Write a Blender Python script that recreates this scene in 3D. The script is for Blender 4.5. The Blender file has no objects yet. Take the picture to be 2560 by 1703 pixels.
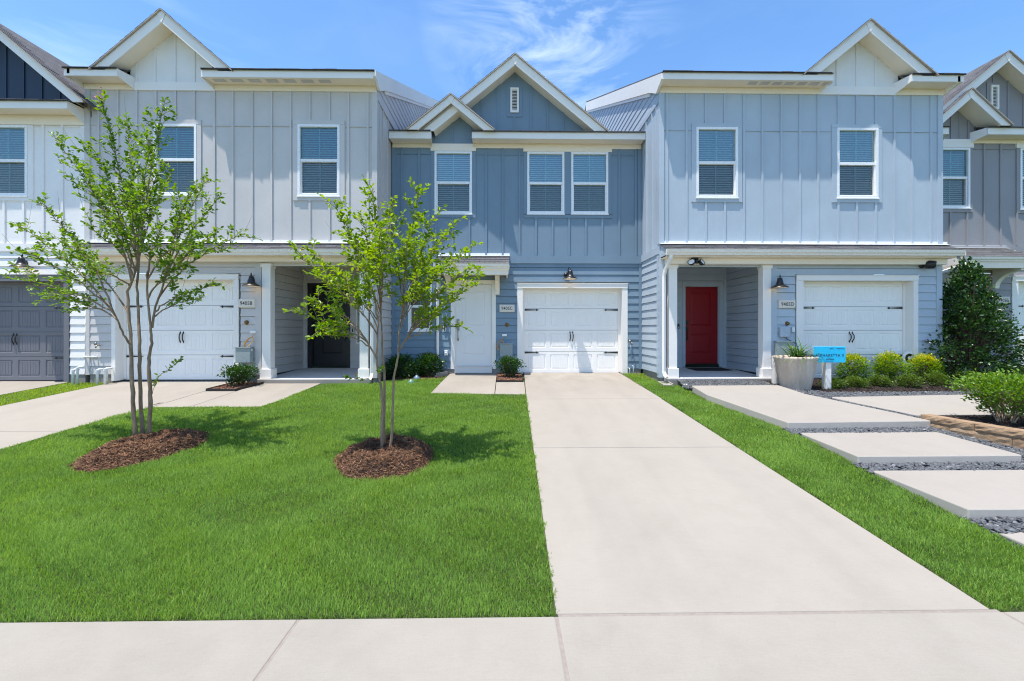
import bpy, math, random
import numpy as np
from mathutils import Vector, Matrix
random.seed(7)
RNG = np.random.default_rng(11)
SC = bpy.context.scene
COL = SC.collection
R = math.radians

# ------------------------------------------------------------------ materials
def new_mat(name):
    m = bpy.data.materials.new(name); m.use_nodes = True
    nt = m.node_tree; b = nt.nodes['Principled BSDF']
    return m, nt, b

def N(nt, t, **kw):
    n = nt.nodes.new(t)
    for k, v in kw.items():
        if k.startswith('i_'): n.inputs[k[2:].replace('_', ' ')].default_value = v
        else: setattr(n, k, v)
    return n

def coords(nt, scale=(1, 1, 1), rot=(0, 0, 0)):
    tc = N(nt, 'ShaderNodeTexCoord'); mp = N(nt, 'ShaderNodeMapping')
    mp.inputs['Scale'].default_value = scale; mp.inputs['Rotation'].default_value = rot
    nt.links.new(tc.outputs['Object'], mp.inputs['Vector'])
    return mp.outputs['Vector']

def noise(nt, vec, scale, detail=4, rough=.6):
    n = N(nt, 'ShaderNodeTexNoise'); n.inputs['Scale'].default_value = scale
    n.inputs['Detail'].default_value = detail; n.inputs['Roughness'].default_value = rough
    nt.links.new(vec, n.inputs['Vector'])
    return n.outputs['Fac']

def mixcol(nt, fac, a, b, blend='MIX'):
    n = N(nt, 'ShaderNodeMix', data_type='RGBA', blend_type=blend)
    if isinstance(fac, (int, float)): n.inputs[0].default_value = fac
    else: nt.links.new(fac, n.inputs[0])
    for i, v in ((6, a), (7, b)):
        if isinstance(v, (tuple, list)): n.inputs[i].default_value = (*v[:3], 1)
        else: nt.links.new(v, n.inputs[i])
    return n.outputs[2]

def ramp(nt, fac, stops):
    r = N(nt, 'ShaderNodeValToRGB'); cr = r.color_ramp
    while len(cr.elements) < len(stops): cr.elements.new(.5)
    for e, (p, c) in zip(cr.elements, stops):
        e.position = p; e.color = (*c[:3], 1) if not isinstance(c, (int, float)) else (c, c, c, 1)
    nt.links.new(fac, r.inputs[0])
    return r.outputs[0]

def bump(nt, b, h, strength, dist=.01):
    n = N(nt, 'ShaderNodeBump'); n.inputs['Strength'].default_value = strength
    n.inputs['Distance'].default_value = dist
    nt.links.new(h, n.inputs['Height']); nt.links.new(n.outputs[0], b.inputs['Normal'])

def paint(name, c, rough=.55, var=.06, stretch=(1.2, 1.2, 9), bstr=.25, spec=.35):
    """painted fibre-cement or timber: faint grain and slight unevenness"""
    m, nt, b = new_mat(name)
    v1 = coords(nt, (.7, .7, .5)); v2 = coords(nt, stretch)
    n1 = noise(nt, v1, 1.6, 5); n2 = noise(nt, v2, 9, 5)
    d = tuple(x * (1 - 2 * var) for x in c); l = tuple(min(1, x * (1 + var)) for x in c)
    base = ramp(nt, n1, [(.3, d), (.7, l)])
    base = mixcol(nt, .25, base, ramp(nt, n2, [(.3, d), (.7, l)]))
    nt.links.new(base, b.inputs['Base Color'])
    b.inputs['Roughness'].default_value = rough
    b.inputs['Specular IOR Level'].default_value = spec
    bump(nt, b, n2, bstr, .003)
    return m

def plain(name, c, rough=.5, metal=0, spec=.5):
    m, nt, b = new_mat(name)
    v = coords(nt); n = noise(nt, v, 30, 3)
    nt.links.new(ramp(nt, n, [(.25, tuple(x * .85 for x in c)), (.75, tuple(min(1, x * 1.1) for x in c))]), b.inputs['Base Color'])
    r = N(nt, 'ShaderNodeMapRange'); r.inputs['To Min'].default_value = rough * .85; r.inputs['To Max'].default_value = min(1, rough * 1.15)
    nt.links.new(n, r.inputs['Value']); nt.links.new(r.outputs[0], b.inputs['Roughness'])
    b.inputs['Metallic'].default_value = metal; b.inputs['Specular IOR Level'].default_value = spec
    return m

def concrete(name, c=(.58, .53, .48), stain=.12, scale=1.0):
    m, nt, b = new_mat(name)
    v = coords(nt); vb = coords(nt, (2, 22, 8), (0, 0, .05))
    n1 = noise(nt, v, .55 * scale, 6, .62); n2 = noise(nt, v, 4.5 * scale, 6, .7); n3 = noise(nt, v, 160, 3, .6); n4 = noise(nt, vb, 5, 4)
    base = ramp(nt, n1, [(.28, tuple(x * (1 - stain) for x in c)), (.5, c), (.72, tuple(min(1, x * 1.07) for x in c))])
    base = mixcol(nt, .35, base, ramp(nt, n2, [(.3, (c[0] * .82, c[1] * .80, c[2] * .77)), (.55, c), (.75, tuple(x * 1.08 for x in c))]))
    base = mixcol(nt, .22, base, ramp(nt, n3, [(.3, tuple(x * .72 for x in c)), (.6, tuple(x * 1.1 for x in c))]))
    base = mixcol(nt, .16, base, ramp(nt, n4, [(.3, tuple(x * .86 for x in c)), (.7, tuple(x * 1.08 for x in c))]))
    # sparse small dark specks and marks
    n5 = noise(nt, coords(nt, (1.2, 2.6, 1)), 7.5, 3, .5)
    spk = ramp(nt, n5, [(.70, 0.0), (.76, .3)])
    base = mixcol(nt, spk, base, (.33, .28, .24))
    if name.startswith('broom'):      # dampish brown staining on the panel nearest the garage and faint wheel tracks
        tc = N(nt, 'ShaderNodeTexCoord'); sp = N(nt, 'ShaderNodeSeparateXYZ'); nt.links.new(tc.outputs['Object'], sp.inputs[0])
        m1 = N(nt, 'ShaderNodeMapRange'); m1.inputs['From Min'].default_value = 7.6; m1.inputs['From Max'].default_value = 9.6; m1.inputs['To Min'].default_value = 0; m1.inputs['To Max'].default_value = .5; nt.links.new(sp.outputs['Y'], m1.inputs['Value'])
        n6 = noise(nt, coords(nt, (1, .6, 1)), 2.2, 6, .65); mm = N(nt, 'ShaderNodeMath', operation='MULTIPLY'); nt.links.new(m1.outputs[0], mm.inputs[0]); nt.links.new(ramp(nt, n6, [(.35, 0.0), (.65, 1.0)]), mm.inputs[1])
        base = mixcol(nt, mm.outputs[0], base, (.22, .185, .15))
        n7 = noise(nt, coords(nt, (1.6, .12, 1)), 1.5, 4, .5); base = mixcol(nt, ramp(nt, n7, [(.5, 0.0), (.7, .16)]), base, (.20, .18, .165))
    nt.links.new(base, b.inputs['Base Color']); b.inputs['Roughness'].default_value = .88; b.inputs['Specular IOR Level'].default_value = .25
    ad = N(nt, 'ShaderNodeMath', operation='ADD'); nt.links.new(n3, ad.inputs[0]); nt.links.new(n4, ad.inputs[1])
    bump(nt, b, ad.outputs[0], .25, .004)
    return m

def shingle(name, rot):
    m, nt, b = new_mat(name)
    tc = N(nt, 'ShaderNodeTexCoord'); sp = N(nt, 'ShaderNodeSeparateXYZ'); cb = N(nt, 'ShaderNodeCombineXYZ')
    nt.links.new(tc.outputs['Object'], sp.inputs[0])
    a, d = ('Y', 'X') if rot else ('X', 'Y')
    nt.links.new(sp.outputs[a], cb.inputs[0]); nt.links.new(sp.outputs[d], cb.inputs[1])
    br = N(nt, 'ShaderNodeTexBrick'); nt.links.new(cb.outputs[0], br.inputs['Vector'])
    br.inputs['Scale'].default_value = 1; br.inputs['Brick Width'].default_value = .24; br.inputs['Row Height'].default_value = .115
    br.inputs['Mortar Size'].default_value = .006; br.inputs['Color1'].default_value = (.145, .145, .155, 1)
    br.inputs['Color2'].default_value = (.085, .086, .095, 1); br.inputs['Mortar'].default_value = (.018, .017, .018, 1)
    n = noise(nt, coords(nt), 220, 3); 
    c = mixcol(nt, .35, br.outputs['Color'], ramp(nt, n, [(.3, (.04, .038, .04)), (.7, (.19, .18, .18))]))
    nt.links.new(c, b.inputs['Base Color']); b.inputs['Roughness'].default_value = .95; b.inputs['Specular IOR Level'].default_value = .2
    bump(nt, b, br.outputs['Fac'], .5, -.006)
    return m

def leafmat(name, c1, c2, c3=None, trans=.45, rough=.38, spec=.4):
    """leaves: colour differs leaf by leaf through the 'tint' attribute; partly translucent"""
    m, nt, b = new_mat(name)
    at = N(nt, 'ShaderNodeAttribute', attribute_name='tint')
    st = [(0, c1), (.75 if c3 else 1, c2)] + ([(1, c3)] if c3 else [])
    c = ramp(nt, at.outputs['Fac'], st)
    nt.links.new(c, b.inputs['Base Color']); b.inputs['Roughness'].default_value = rough; b.inputs['Specular IOR Level'].default_value = spec
    tr = N(nt, 'ShaderNodeBsdfTranslucent'); mx = N(nt, 'ShaderNodeMixShader'); mx.inputs[0].default_value = trans
    hs = N(nt, 'ShaderNodeHueSaturation'); hs.inputs['Hue'].default_value = .485; hs.inputs['Saturation'].default_value = 1.1; hs.inputs['Value'].default_value = 1.5
    nt.links.new(c, hs.inputs['Color']); nt.links.new(hs.outputs[0], tr.inputs['Color'])
    out = nt.nodes['Material Output']
    nt.links.new(b.outputs[0], mx.inputs[1]); nt.links.new(tr.outputs[0], mx.inputs[2]); nt.links.new(mx.outputs[0], out.inputs['Surface'])
    return m

def glass(name, tint, gloss, screen=0.0):
    m, nt, b = new_mat(name); out = nt.nodes['Material Output']
    t = N(nt, 'ShaderNodeBsdfTransparent'); t.inputs[0].default_value = (*tint, 1)
    g = N(nt, 'ShaderNodeBsdfGlossy'); g.inputs['Roughness'].default_value = .02; g.inputs['Color'].default_value = (.82, .95, .93, 1)
    # gentle waviness of the panes
    n = noise(nt, coords(nt), 1.3, 2); bp = N(nt, 'ShaderNodeBump'); bp.inputs['Strength'].default_value = .05; bp.inputs['Distance'].default_value = .05
    nt.links.new(n, bp.inputs['Height']); nt.links.new(bp.outputs[0], g.inputs['Normal'])
    f = N(nt, 'ShaderNodeFresnel'); f.inputs['IOR'].default_value = 1.5
    ml = N(nt, 'ShaderNodeMath', operation='MULTIPLY_ADD'); ml.inputs[1].default_value = 1.0; ml.inputs[2].default_value = gloss
    nt.links.new(f.outputs[0], ml.inputs[0])
    mx = N(nt, 'ShaderNodeMixShader'); nt.links.new(ml.outputs[0], mx.inputs[0]); nt.links.new(t.outputs[0], mx.inputs[1]); nt.links.new(g.outputs[0], mx.inputs[2])
    last = mx
    if screen:
        d = N(nt, 'ShaderNodeBsdfDiffuse'); d.inputs[0].default_value = (.085, .082, .082, 1)
        m2 = N(nt, 'ShaderNodeMixShader'); m2.inputs[0].default_value = screen
        nt.links.new(mx.outputs[0], m2.inputs[1]); nt.links.new(d.outputs[0], m2.inputs[2]); last = m2
    nt.links.new(last.outputs[0], out.inputs['Surface'])
    return m

def tintmat(name, stops, rough=.9, spec=.2):
    m, nt, b = new_mat(name)
    at = N(nt, 'ShaderNodeAttribute', attribute_name='tint')
    c = ramp(nt, at.outputs['Fac'], stops)
    n = noise(nt, coords(nt), 90, 3)
    c = mixcol(nt, .3, c, ramp(nt, n, [(.3, tuple(x * .6 for x in stops[0][1])), (.7, stops[-1][1])]))
    nt.links.new(c, b.inputs['Base Color']); b.inputs['Roughness'].default_value = rough; b.inputs['Specular IOR Level'].default_value = spec
    return m

def bark(name, c1, c2):
    m, nt, b = new_mat(name)
    n1 = noise(nt, coords(nt, (1, 1, .35)), 14, 5, .65); n2 = noise(nt, coords(nt, (1, 1, .2)), 60, 4)
    c = ramp(nt, n1, [(.3, c1), (.7, c2)])
    c = mixcol(nt, .3, c, ramp(nt, n2, [(.35, tuple(x * .5 for x in c1)), (.65, c2)]))
    nt.links.new(c, b.inputs['Base Color']); b.inputs['Roughness'].default_value = .8; b.inputs['Specular IOR Level'].default_value = .2
    bump(nt, b, n2, .4, .004)
    return m

def emit(name, c, s):
    m, nt, b = new_mat(name); b.inputs['Base Color'].default_value = (*c, 1)
    b.inputs['Emission Color'].default_value = (*c, 1); b.inputs['Emission Strength'].default_value = s
    return m

M = dict(
    b_wall=paint('grey siding paint', (.57, .545, .53)),
    c_wall=paint('slate blue siding paint', (.18, .258, .335)),
    d_wall=paint('light blue siding paint', (.43, .497, .565)),
    a_wall=paint('white siding paint', (.82, .79, .77)),
    e_wall=paint('dark grey siding paint', (.285, .278, .292)),
    gable_white=paint('off white gable paint', (.80, .785, .765)),
    navy=paint('navy gable paint', (.022, .042, .078)),
    white=paint('white trim paint', (.84, .805, .76), var=.03),
    cream=paint('cream trim paint', (.87, .775, .65), var=.03),
    white_door=paint('white door paint', (.88, .855, .82), var=.025, bstr=.15),
    grey_door=paint('dark grey door paint', (.165, .165, .185), var=.05),
    pale_door=paint('pale grey door paint', (.77, .755, .74), var=.02, bstr=.1),
    red=paint('red door paint', (.27, .006, .011), rough=.4, var=.04, bstr=.1),
    charcoal=paint('charcoal door paint', (.022, .022, .027), rough=.4, var=.05, bstr=.1),
    vinyl=plain('white vinyl window frame', (.84, .84, .84), .35),
    grille=plain('pale grille bar', (.45, .62, .66), .5),
    blind=plain('white blind slats', (.80, .82, .82), .5), blind_dim=plain('shaded blind slats', (.10, .11, .11), .5),  # blind_dim: slats with shade put into their colour
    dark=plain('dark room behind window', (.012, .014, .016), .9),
    glass_up=glass('window glass', (.46, .70, .74), .12), glass_bright=glass('window glass catching the sky', (.64, .80, .76), .20),
    glass_dark=glass('darkened ground floor glass', (.45, .55, .55), .0, .15), glass_low=glass('window glass behind insect screen', (.76, .83, .83), .07, .22),  # glass_dark: tint darkened, gloss dropped, to stand in for a darker reflection
    shingle=shingle('asphalt shingles', False), shingle_side=shingle('asphalt shingles on side slope', True),
    drip=plain('brown drip edge metal', (.42, .36, .30), .5),
    metal_white=plain('white flashing metal', (.80, .80, .80), .35),
    gutter=plain('cream gutter metal', (.84, .76, .66), .4),
    black=plain('black iron', (.012, .012, .014), .45),
    lampshade=plain('bronze black enamel', (.009, .0085, .009), .36),
    lampwhite=plain('white enamel inside shade', (.8, .74, .64), .4),
    bulb=emit('warm bulb', (1, .66, .36), 5),
    nickel=plain('brushed nickel', (.32, .29, .26), .38, .9),
    conc=concrete('broom finished concrete', (.318, .287, .247), .16), conc_walk=concrete('old pavement concrete', (.302, .276, .238), .2, 1.5),
    conc_slab=concrete('smooth slab concrete', (.32, .292, .258), .12),
    conc_side=concrete('lightened formed concrete face', (.46, .42, .375), .15, 3),
    conc_grey=concrete('grey foundation concrete', (.27, .25, .23), .25, 2), porch=concrete('porch concrete', (.64, .62, .59), .1, 2),
    joint=plain('joint sealant', (.26, .225, .195), .9),
    soil=concrete('dark soil', (.055, .05, .03), .4, 3), pad_green=concrete('turf soil', (.05, .075, .022), .4, 3),
    mulch_base=concrete('mulch bed', (.055, .033, .024), .4, 6), black_mulch=concrete('black mulch bed', (.022, .017, .015), .4, 6),
    chips=tintmat('brown mulch chips', [(0, (.022, .010, .007)), (.4, (.12, .045, .022)), (.75, (.28, .125, .062)), (1, (.48, .32, .2))]),
    redchips=tintmat('red mulch chips', [(0, (.07, .025, .015)), (.6, (.28, .12, .075)), (1, (.5, .33, .23))]),
    blackchips=tintmat('dark mulch chips', [(0, (.010, .008, .007)), (.7, (.04, .03, .026)), (1, (.16, .12, .10))]),
    gravel=tintmat('slate pebbles', [(0, (.016, .019, .024)), (.6, (.050, .057, .068)), (.9, (.125, .135, .15)), (1, (.33, .33, .33))], .6, .4),
    gravel_base=concrete('gravel bed', (.03, .033, .04), .4, 6),
    edging=plain('black plastic edging', (.018, .014, .013), .6),
    meter=plain('grey painted steel box', (.27, .315, .32), .45), grey_plastic=plain('pale grey plastic', (.42, .47, .54), .5),
    brass=plain('weathered brass', (.23, .135, .05), .45, .6), yellow=plain('yellow cable', (.62, .31, .04), .5),
    pvc=plain('white PVC', (.72, .75, .76), .35), galv=plain('galvanised pipe', (.32, .40, .46), .4, .4),
    plaque=paint('cream stone plaque', (.70, .65, .575), var=.04), lettering=plain('black lettering', (.012, .012, .014), .6),
    sign_blue=plain('sky blue sign face', (.008, .50, .80), .35), sign_ink=plain('dark blue sign ink', (.008, .05, .12), .5),
    mat=plain('black rubber doormat', (.014, .014, .016), .9), pot=None, drain=plain('pale blue plastic cap', (.12, .19, .28), .4),
    drain_green=plain('pale green plastic cap', (.11, .22, .16), .4),
    bark=bark('crape myrtle bark', (.17, .11, .072), (.43, .31, .215)), twig=bark('young twigs', (.10, .055, .04), (.19, .115, .085)),
    leaf1=leafmat('crape myrtle leaves', (.055, .135, .014), (.17, .31, .028), (.34, .38, .05)),
    leaf2=leafmat('yellow green crape myrtle leaves', (.075, .18, .015), (.25, .38, .028), (.42, .36, .07), trans=.5),
    grass=leafmat('lawn grass', (.085, .185, .032), (.275, .44, .082), (.48, .47, .18), trans=.45, rough=.6, spec=.15),
    grass_dry=leafmat('patchy lawn grass', (.14, .25, .03), (.30, .44, .05), (.48, .40, .18), trans=.45, rough=.6, spec=.15),
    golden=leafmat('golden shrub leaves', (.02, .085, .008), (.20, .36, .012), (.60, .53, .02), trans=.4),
    lowshrub=leafmat('olive shrub leaves', (.02, .06, .010), (.12, .20, .022), (.28, .32, .055), trans=.35),
    boxshrub=leafmat('bright green shrub leaves', (.03, .10, .010), (.14, .28, .02), (.34, .40, .07), trans=.35),
    darkshrub=leafmat('dark green shrub leaves', (.006, .026, .005), (.032, .105, .010), (.16, .21, .035), trans=.25, rough=.3, spec=.5),
    holly=leafmat('glossy holly leaves', (.009, .034, .007), (.042, .112, .018), (.17, .25, .04), trans=.2, rough=.34, spec=.5),
    strap=leafmat('strap leaves', (.02, .07, .012), (.12, .22, .06), (.30, .36, .15), trans=.3),
    flower=leafmat('pink blossom', (.16, .04, .04), (.55, .22, .25), (.75, .42, .45), trans=.3),
)
def pot_mat():
    m, nt, b = new_mat('weathered concrete pot')
    n1 = noise(nt, coords(nt, (1, 1, .15)), 9, 5); n2 = noise(nt, coords(nt), 40, 4)
    c = ramp(nt, n1, [(.3, (.42, .335, .26)), (.55, (.60, .50, .41)), (.75, (.74, .66, .57))])
    c = mixcol(nt, .25, c, ramp(nt, n2, [(.3, (.28, .25, .21)), (.7, (.52, .47, .42))]))
    nt.links.new(c, b.inputs['Base Color']); b.inputs['Roughness'].default_value = .85
    bump(nt, b, n2, .3, .004); return m
M['pot'] = pot_mat()
def stone_mat():
    m, nt, b = new_mat('split face tan stone')
    n1 = noise(nt, coords(nt), 5, 6, .7); n2 = noise(nt, coords(nt), 28, 5, .7)
    c = ramp(nt, n1, [(.3, (.17, .10, .055)), (.5, (.29, .185, .105)), (.72, (.38, .27, .18))])
    c = mixcol(nt, .3, c, ramp(nt, n2, [(.3, (.15, .09, .05)), (.7, (.50, .37, .25))]))
    nt.links.new(c, b.inputs['Base Color']); b.inputs['Roughness'].default_value = .9
    bump(nt, b, n2, .6, .01); return m
M['stone'] = stone_mat()

# ------------------------------------------------------------------ mesh building
class MB:
    def __init__(s): s.v = []; s.f = []
    def add(s, vs, fs):
        o = len(s.v); s.v.extend([tuple(p) for p in vs]); s.f.extend([tuple(i + o for i in f) for f in fs]); return s
    def quad(s, a, b, c, d): return s.add([a, b, c, d], [(0, 1, 2, 3)])
    def poly(s, pts): return s.add(pts, [tuple(range(len(pts)))])
    def box(s, x0, x1, y0, y1, z0, z1):
        return s.add([(x0, y0, z0), (x1, y0, z0), (x1, y1, z0), (x0, y1, z0), (x0, y0, z1), (x1, y0, z1), (x1, y1, z1), (x0, y1, z1)],
                     [(0, 3, 2, 1), (4, 5, 6, 7), (0, 1, 5, 4), (1, 2, 6, 5), (2, 3, 7, 6), (3, 0, 4, 7)])
    def prism(s, prof, fn, a0, a1):
        """profile (p,q) swept from a0 to a1; fn(p,q,a)->xyz"""
        n = len(prof)
        vs = [fn(p, q, a0) for p, q in prof] + [fn(p, q, a1) for p, q in prof]
        fs = [tuple(range(n - 1, -1, -1)), tuple(range(n, 2 * n))] + [(i, (i + 1) % n, n + (i + 1) % n, n + i) for i in range(n)]
        return s.add(vs, fs)
    def tube(s, pts, rad, n=8, cap=True):
        pts = [Vector(p) for p in pts]
        if not hasattr(rad, '__len__'): rad = [rad] * len(pts)
        rings = []; up = Vector((.13, .21, .97)).normalized()
        prev = None
        for i, p in enumerate(pts):
            t = (pts[min(i + 1, len(pts) - 1)] - pts[max(i - 1, 0)]).normalized()
            if prev is None:
                a = t.cross(up)
                if a.length < .05: a = t.cross(Vector((1, 0, 0)))
                a.normalize()
            else:
                a = (prev - t * prev.dot(t)); a.normalize()
            prev = a; b = t.cross(a)
            rings.append([p + (a * math.cos(k * 2 * math.pi / n) + b * math.sin(k * 2 * math.pi / n)) * rad[i] for k in range(n)])
        vs = [v for r in rings for v in r]; fs = []
        for i in range(len(rings) - 1):
            for k in range(n): fs.append((i * n + k, i * n + (k + 1) % n, (i + 1) * n + (k + 1) % n, (i + 1) * n + k))
        if cap: fs.append(tuple(range(n - 1, -1, -1))); fs.append(tuple((len(rings) - 1) * n + k for k in range(n)))
        return s.add(vs, fs)
    def lathe(s, prof, c, axis='Z', n=24, cap=False):
        """profile of (radius, height) around c"""
        vs = []; fs = []
        for r, h in prof:
            for k in range(n):
                a = 2 * math.pi * k / n; u, w = r * math.cos(a), r * math.sin(a)
                if axis == 'Z': vs.append((c[0] + u, c[1] + w, c[2] + h))
                elif axis == 'Y': vs.append((c[0] + u, c[1] + h, c[2] + w))
                else: vs.append((c[0] + h, c[1] + u, c[2] + w))
        for i in range(len(prof) - 1):
            for k in range(n): fs.append((i * n + k, i * n + (k + 1) % n, (i + 1) * n + (k + 1) % n, (i + 1) * n + k))
        if cap: fs.append(tuple(range(n))); fs.append(tuple((len(prof) - 1) * n + k for k in range(n)))
        return s.add(vs, fs)
    def build(s, name, mat, parent=None, smooth=False, bevel=0, shift=None):
        me = bpy.data.meshes.new(name); me.from_pydata(s.v, [], s.f); me.update()
        return link(name, me, mat, parent, smooth, bevel)

def link(name, me, mat, parent=None, smooth=False, bevel=0):
    me.materials.append(M[mat] if isinstance(mat, str) else mat)
    if smooth: me.polygons.foreach_set('use_smooth', [True] * len(me.polygons))
    o = bpy.data.objects.new(name, me); COL.objects.link(o)
    if parent is not None:
        o.parent = parent
        if parent.get('world_parts'): o.location = -parent.location
    if bevel:
        bv = o.modifiers.new('Bevel', 'BEVEL'); bv.width = bevel; bv.segments = 2; bv.limit_method = 'ANGLE'
    return o

def tag(o, label=None, cat=None, group=None, kind=None):
    if label: o['label'] = label
    if cat: o['category'] = cat
    if group: o['group'] = group
    if kind: o['kind'] = kind
    return o
def thing(name, loc, label, cat, group=None, rz=0, world=False):
    o = bpy.data.objects.new(name, None); COL.objects.link(o); o.location = loc; o.rotation_euler.z = rz
    o.empty_display_size = .2
    if world: o['world_parts'] = 1
    return tag(o, label, cat, group)
def dup(root, loc, label, rz=None, group=None):
    r = root.copy(); COL.objects.link(r); r.location = loc; r['label'] = label
    if rz is not None: r.rotation_euler.z = rz
    if group: r['group'] = group
    for ch in list(root.children):
        c = ch.copy(); COL.objects.link(c); c.parent = r
        for g in ch.children:
            d = g.copy(); COL.objects.link(d); d.parent = c
    return r

def raw_mesh(name, verts, faces_flat, loop_starts, loop_totals, tint=None):
    me = bpy.data.meshes.new(name)
    me.vertices.add(len(verts)); me.vertices.foreach_set('co', np.asarray(verts, np.float32).ravel())
    me.loops.add(len(faces_flat)); me.loops.foreach_set('vertex_index', np.asarray(faces_flat, np.int32))
    me.polygons.add(len(loop_starts)); me.polygons.foreach_set('loop_start', np.asarray(loop_starts, np.int32))
    me.polygons.foreach_set('loop_total', np.asarray(loop_totals, np.int32))
    if tint is not None:
        a = me.attributes.new('tint', 'FLOAT', 'POINT'); a.data.foreach_set('value', np.asarray(tint, np.float32))
    me.update(calc_edges=True); me.validate()
    return me

def inst_mesh(name, tv, tf, pos, mats, tint):
    """many small copies of a template baked in one mesh. mats: (n,3,3)"""
    tv = np.asarray(tv, np.float32); n = len(pos); k = len(tv)
    V = np.einsum('nij,kj->nki', mats, tv) + pos[:, None, :]
    sizes = [len(f) for f in tf]; flat = np.concatenate([np.asarray(f) for f in tf])
    F = (flat[None, :] + (np.arange(n) * k)[:, None]).ravel()
    tot = np.tile(sizes, n); st = np.concatenate([[0], np.cumsum(tot)[:-1]])
    return raw_mesh(name, V.reshape(-1, 3), F, st, tot, np.repeat(tint, k))

LEAF_V = [(0, 0, 0), (.30, .5, .10), (0, .5, 0), (-.30, .5, .10), (.2, .85, .03), (0, 1, -.08), (-.2, .85, .03), (.2, .16, .05), (-.2, .16, .05)]
LEAF_F = [(0, 7, 2), (7, 1, 2), (1, 4, 5, 2), (2, 5, 6, 3), (2, 3, 8), (2, 8, 0)]

def frames(dirs, roll, size, wide=1.0):
    """orientation matrices: local y along dirs, z as upward as possible, rolled"""
    d = dirs / np.linalg.norm(dirs, axis=1, keepdims=True)
    up = np.tile([0., 0., 1.], (len(d), 1)); x = np.cross(d, up); ln = np.linalg.norm(x, axis=1, keepdims=True)
    x = np.where(ln < 1e-3, np.array([[1., 0, 0]]), x / np.maximum(ln, 1e-6)); z = np.cross(x, d)
    c, s_ = np.cos(roll)[:, None], np.sin(roll)[:, None]
    x2 = x * c + z * s_; z2 = z * c - x * s_
    size = np.asarray(size)[:, None]
    return np.stack([x2 * size * wide, d * size, z2 * size], axis=2)

def leaves(name, pos, dirs, size, mat, parent, tint, wide=1.0, rollamp=.6):
    pos = np.asarray(pos, float); dirs = np.asarray(dirs, float)
    mt = frames(dirs, RNG.normal(0, rollamp, len(pos)), size, wide)
    me = inst_mesh(name, LEAF_V, LEAF_F, pos, mt, tint)
    return link(name, me, mat, parent)

# ------------------------------------------------------------------ ground shape (metres; x right, y away from the camera, z up)
def gz(y): return 0.0 if y >= 10.3 else max(-.07 * (10.3 - y), -.556)
def gza(y): return np.where(y >= 10.3, 0.0, np.maximum(-.07 * (10.3 - y), -.556))
def inpoly(x, y, poly):
    c = np.zeros(len(x), bool); n = len(poly)
    for i in range(n):
        x0, y0 = poly[i]; x1, y1 = poly[(i + 1) % n]
        if y0 == y1: continue
        c ^= ((y0 > y) != (y1 > y)) & (x < (x1 - x0) * (y - y0) / (y1 - y0) + x0)
    return c
def subdiv_poly(pts, step=.6):
    out = []
    for i in range(len(pts)):
        a, b = pts[i], pts[(i + 1) % len(pts)]; n = max(1, int(math.dist(a, b) / step))
        out += [(a[0] + (b[0] - a[0]) * k / n, a[1] + (b[1] - a[1]) * k / n) for k in range(n)]
    return out
def slab(mb, pts, dz=0, th=.1, level=None):
    top = [(x, y, (gz(y) + dz) if level is None else level) for x, y in pts]; n = len(pts)
    bot = [(x, y, z - th) for x, y, z in top]
    return mb.add(top + bot, [tuple(range(n)), tuple(range(2 * n - 1, n - 1, -1))] + [(i, n + i, n + (i + 1) % n, (i + 1) % n) for i in range(n)])

# ------------------------------------------------------------------ wall helpers
def front(Y): return lambda u, d, z: (u, Y - d, z)         # wall facing the camera (-Y)
def right_of(X): return lambda u, d, z: (X + d, u, z)      # wall facing +X, u = y
def left_of(X): return lambda u, d, z: (X - d, u, z)       # wall facing -X

def cuts(lo, hi, spans):
    """[lo,hi] minus spans"""
    out = []; p = lo
    for a, b in sorted(spans):
        if b <= p or a >= hi: continue
        if a > p: out.append((p, a))
        p = max(p, b)
    if p < hi: out.append((p, hi))
    return out
def sheet(mb, fn, u0, u1, z0, z1, holes=(), d=0.0):
    zs = sorted({z0, z1, *[z for h in holes for z in h[2:] if z0 < z < z1]})
    for a, b in zip(zs[:-1], zs[1:]):
        zm = (a + b) / 2
        for p, q in cuts(u0, u1, [(h[0], h[1]) for h in holes if h[2] < zm < h[3]]):
            mb.quad(fn(p, d, a), fn(q, d, a), fn(q, d, b), fn(p, d, b))
    return mb
def lap(mb, fn, u0, u1, z0, z1, holes=(), ex=.178, zref=0.105):
    k = math.floor((z0 - zref) / ex); z = zref + k * ex
    while z < z1:
        a, b = max(z, z0), min(z + ex, z1)
        if b - a > .004:
            zs = sorted({a, b, *[q for h in holes for q in h[2:] if a < q < b]})
            for lo, hi in zip(zs[:-1], zs[1:]):
                zm = (lo + hi) / 2; dl = .018 - .015 * (lo - z) / ex; dh = .018 - .015 * (hi - z) / ex
                for p, q in cuts(u0, u1, [(h[0], h[1]) for h in holes if h[2] < zm < h[3]]):
                    l2 = lo
                    if abs(lo - z) < 1e-6 and hi - lo > .02:     # shadow gap under the butt of each board
                        l2 = lo + .010
                        mb.quad(fn(p, -.014, lo), fn(q, -.014, lo), fn(q, -.014, l2), fn(p, -.014, l2))
                        mb.quad(fn(p, -.014, l2), fn(q, -.014, l2), fn(q, dl, l2), fn(p, dl, l2)); mb.quad(fn(p, .003, lo), fn(q, .003, lo), fn(q, -.014, lo), fn(p, -.014, lo))
                    mb.quad(fn(p, dl, l2), fn(q, dl, l2), fn(q, dh, hi), fn(p, dh, hi))
        z += ex
    return mb
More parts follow.
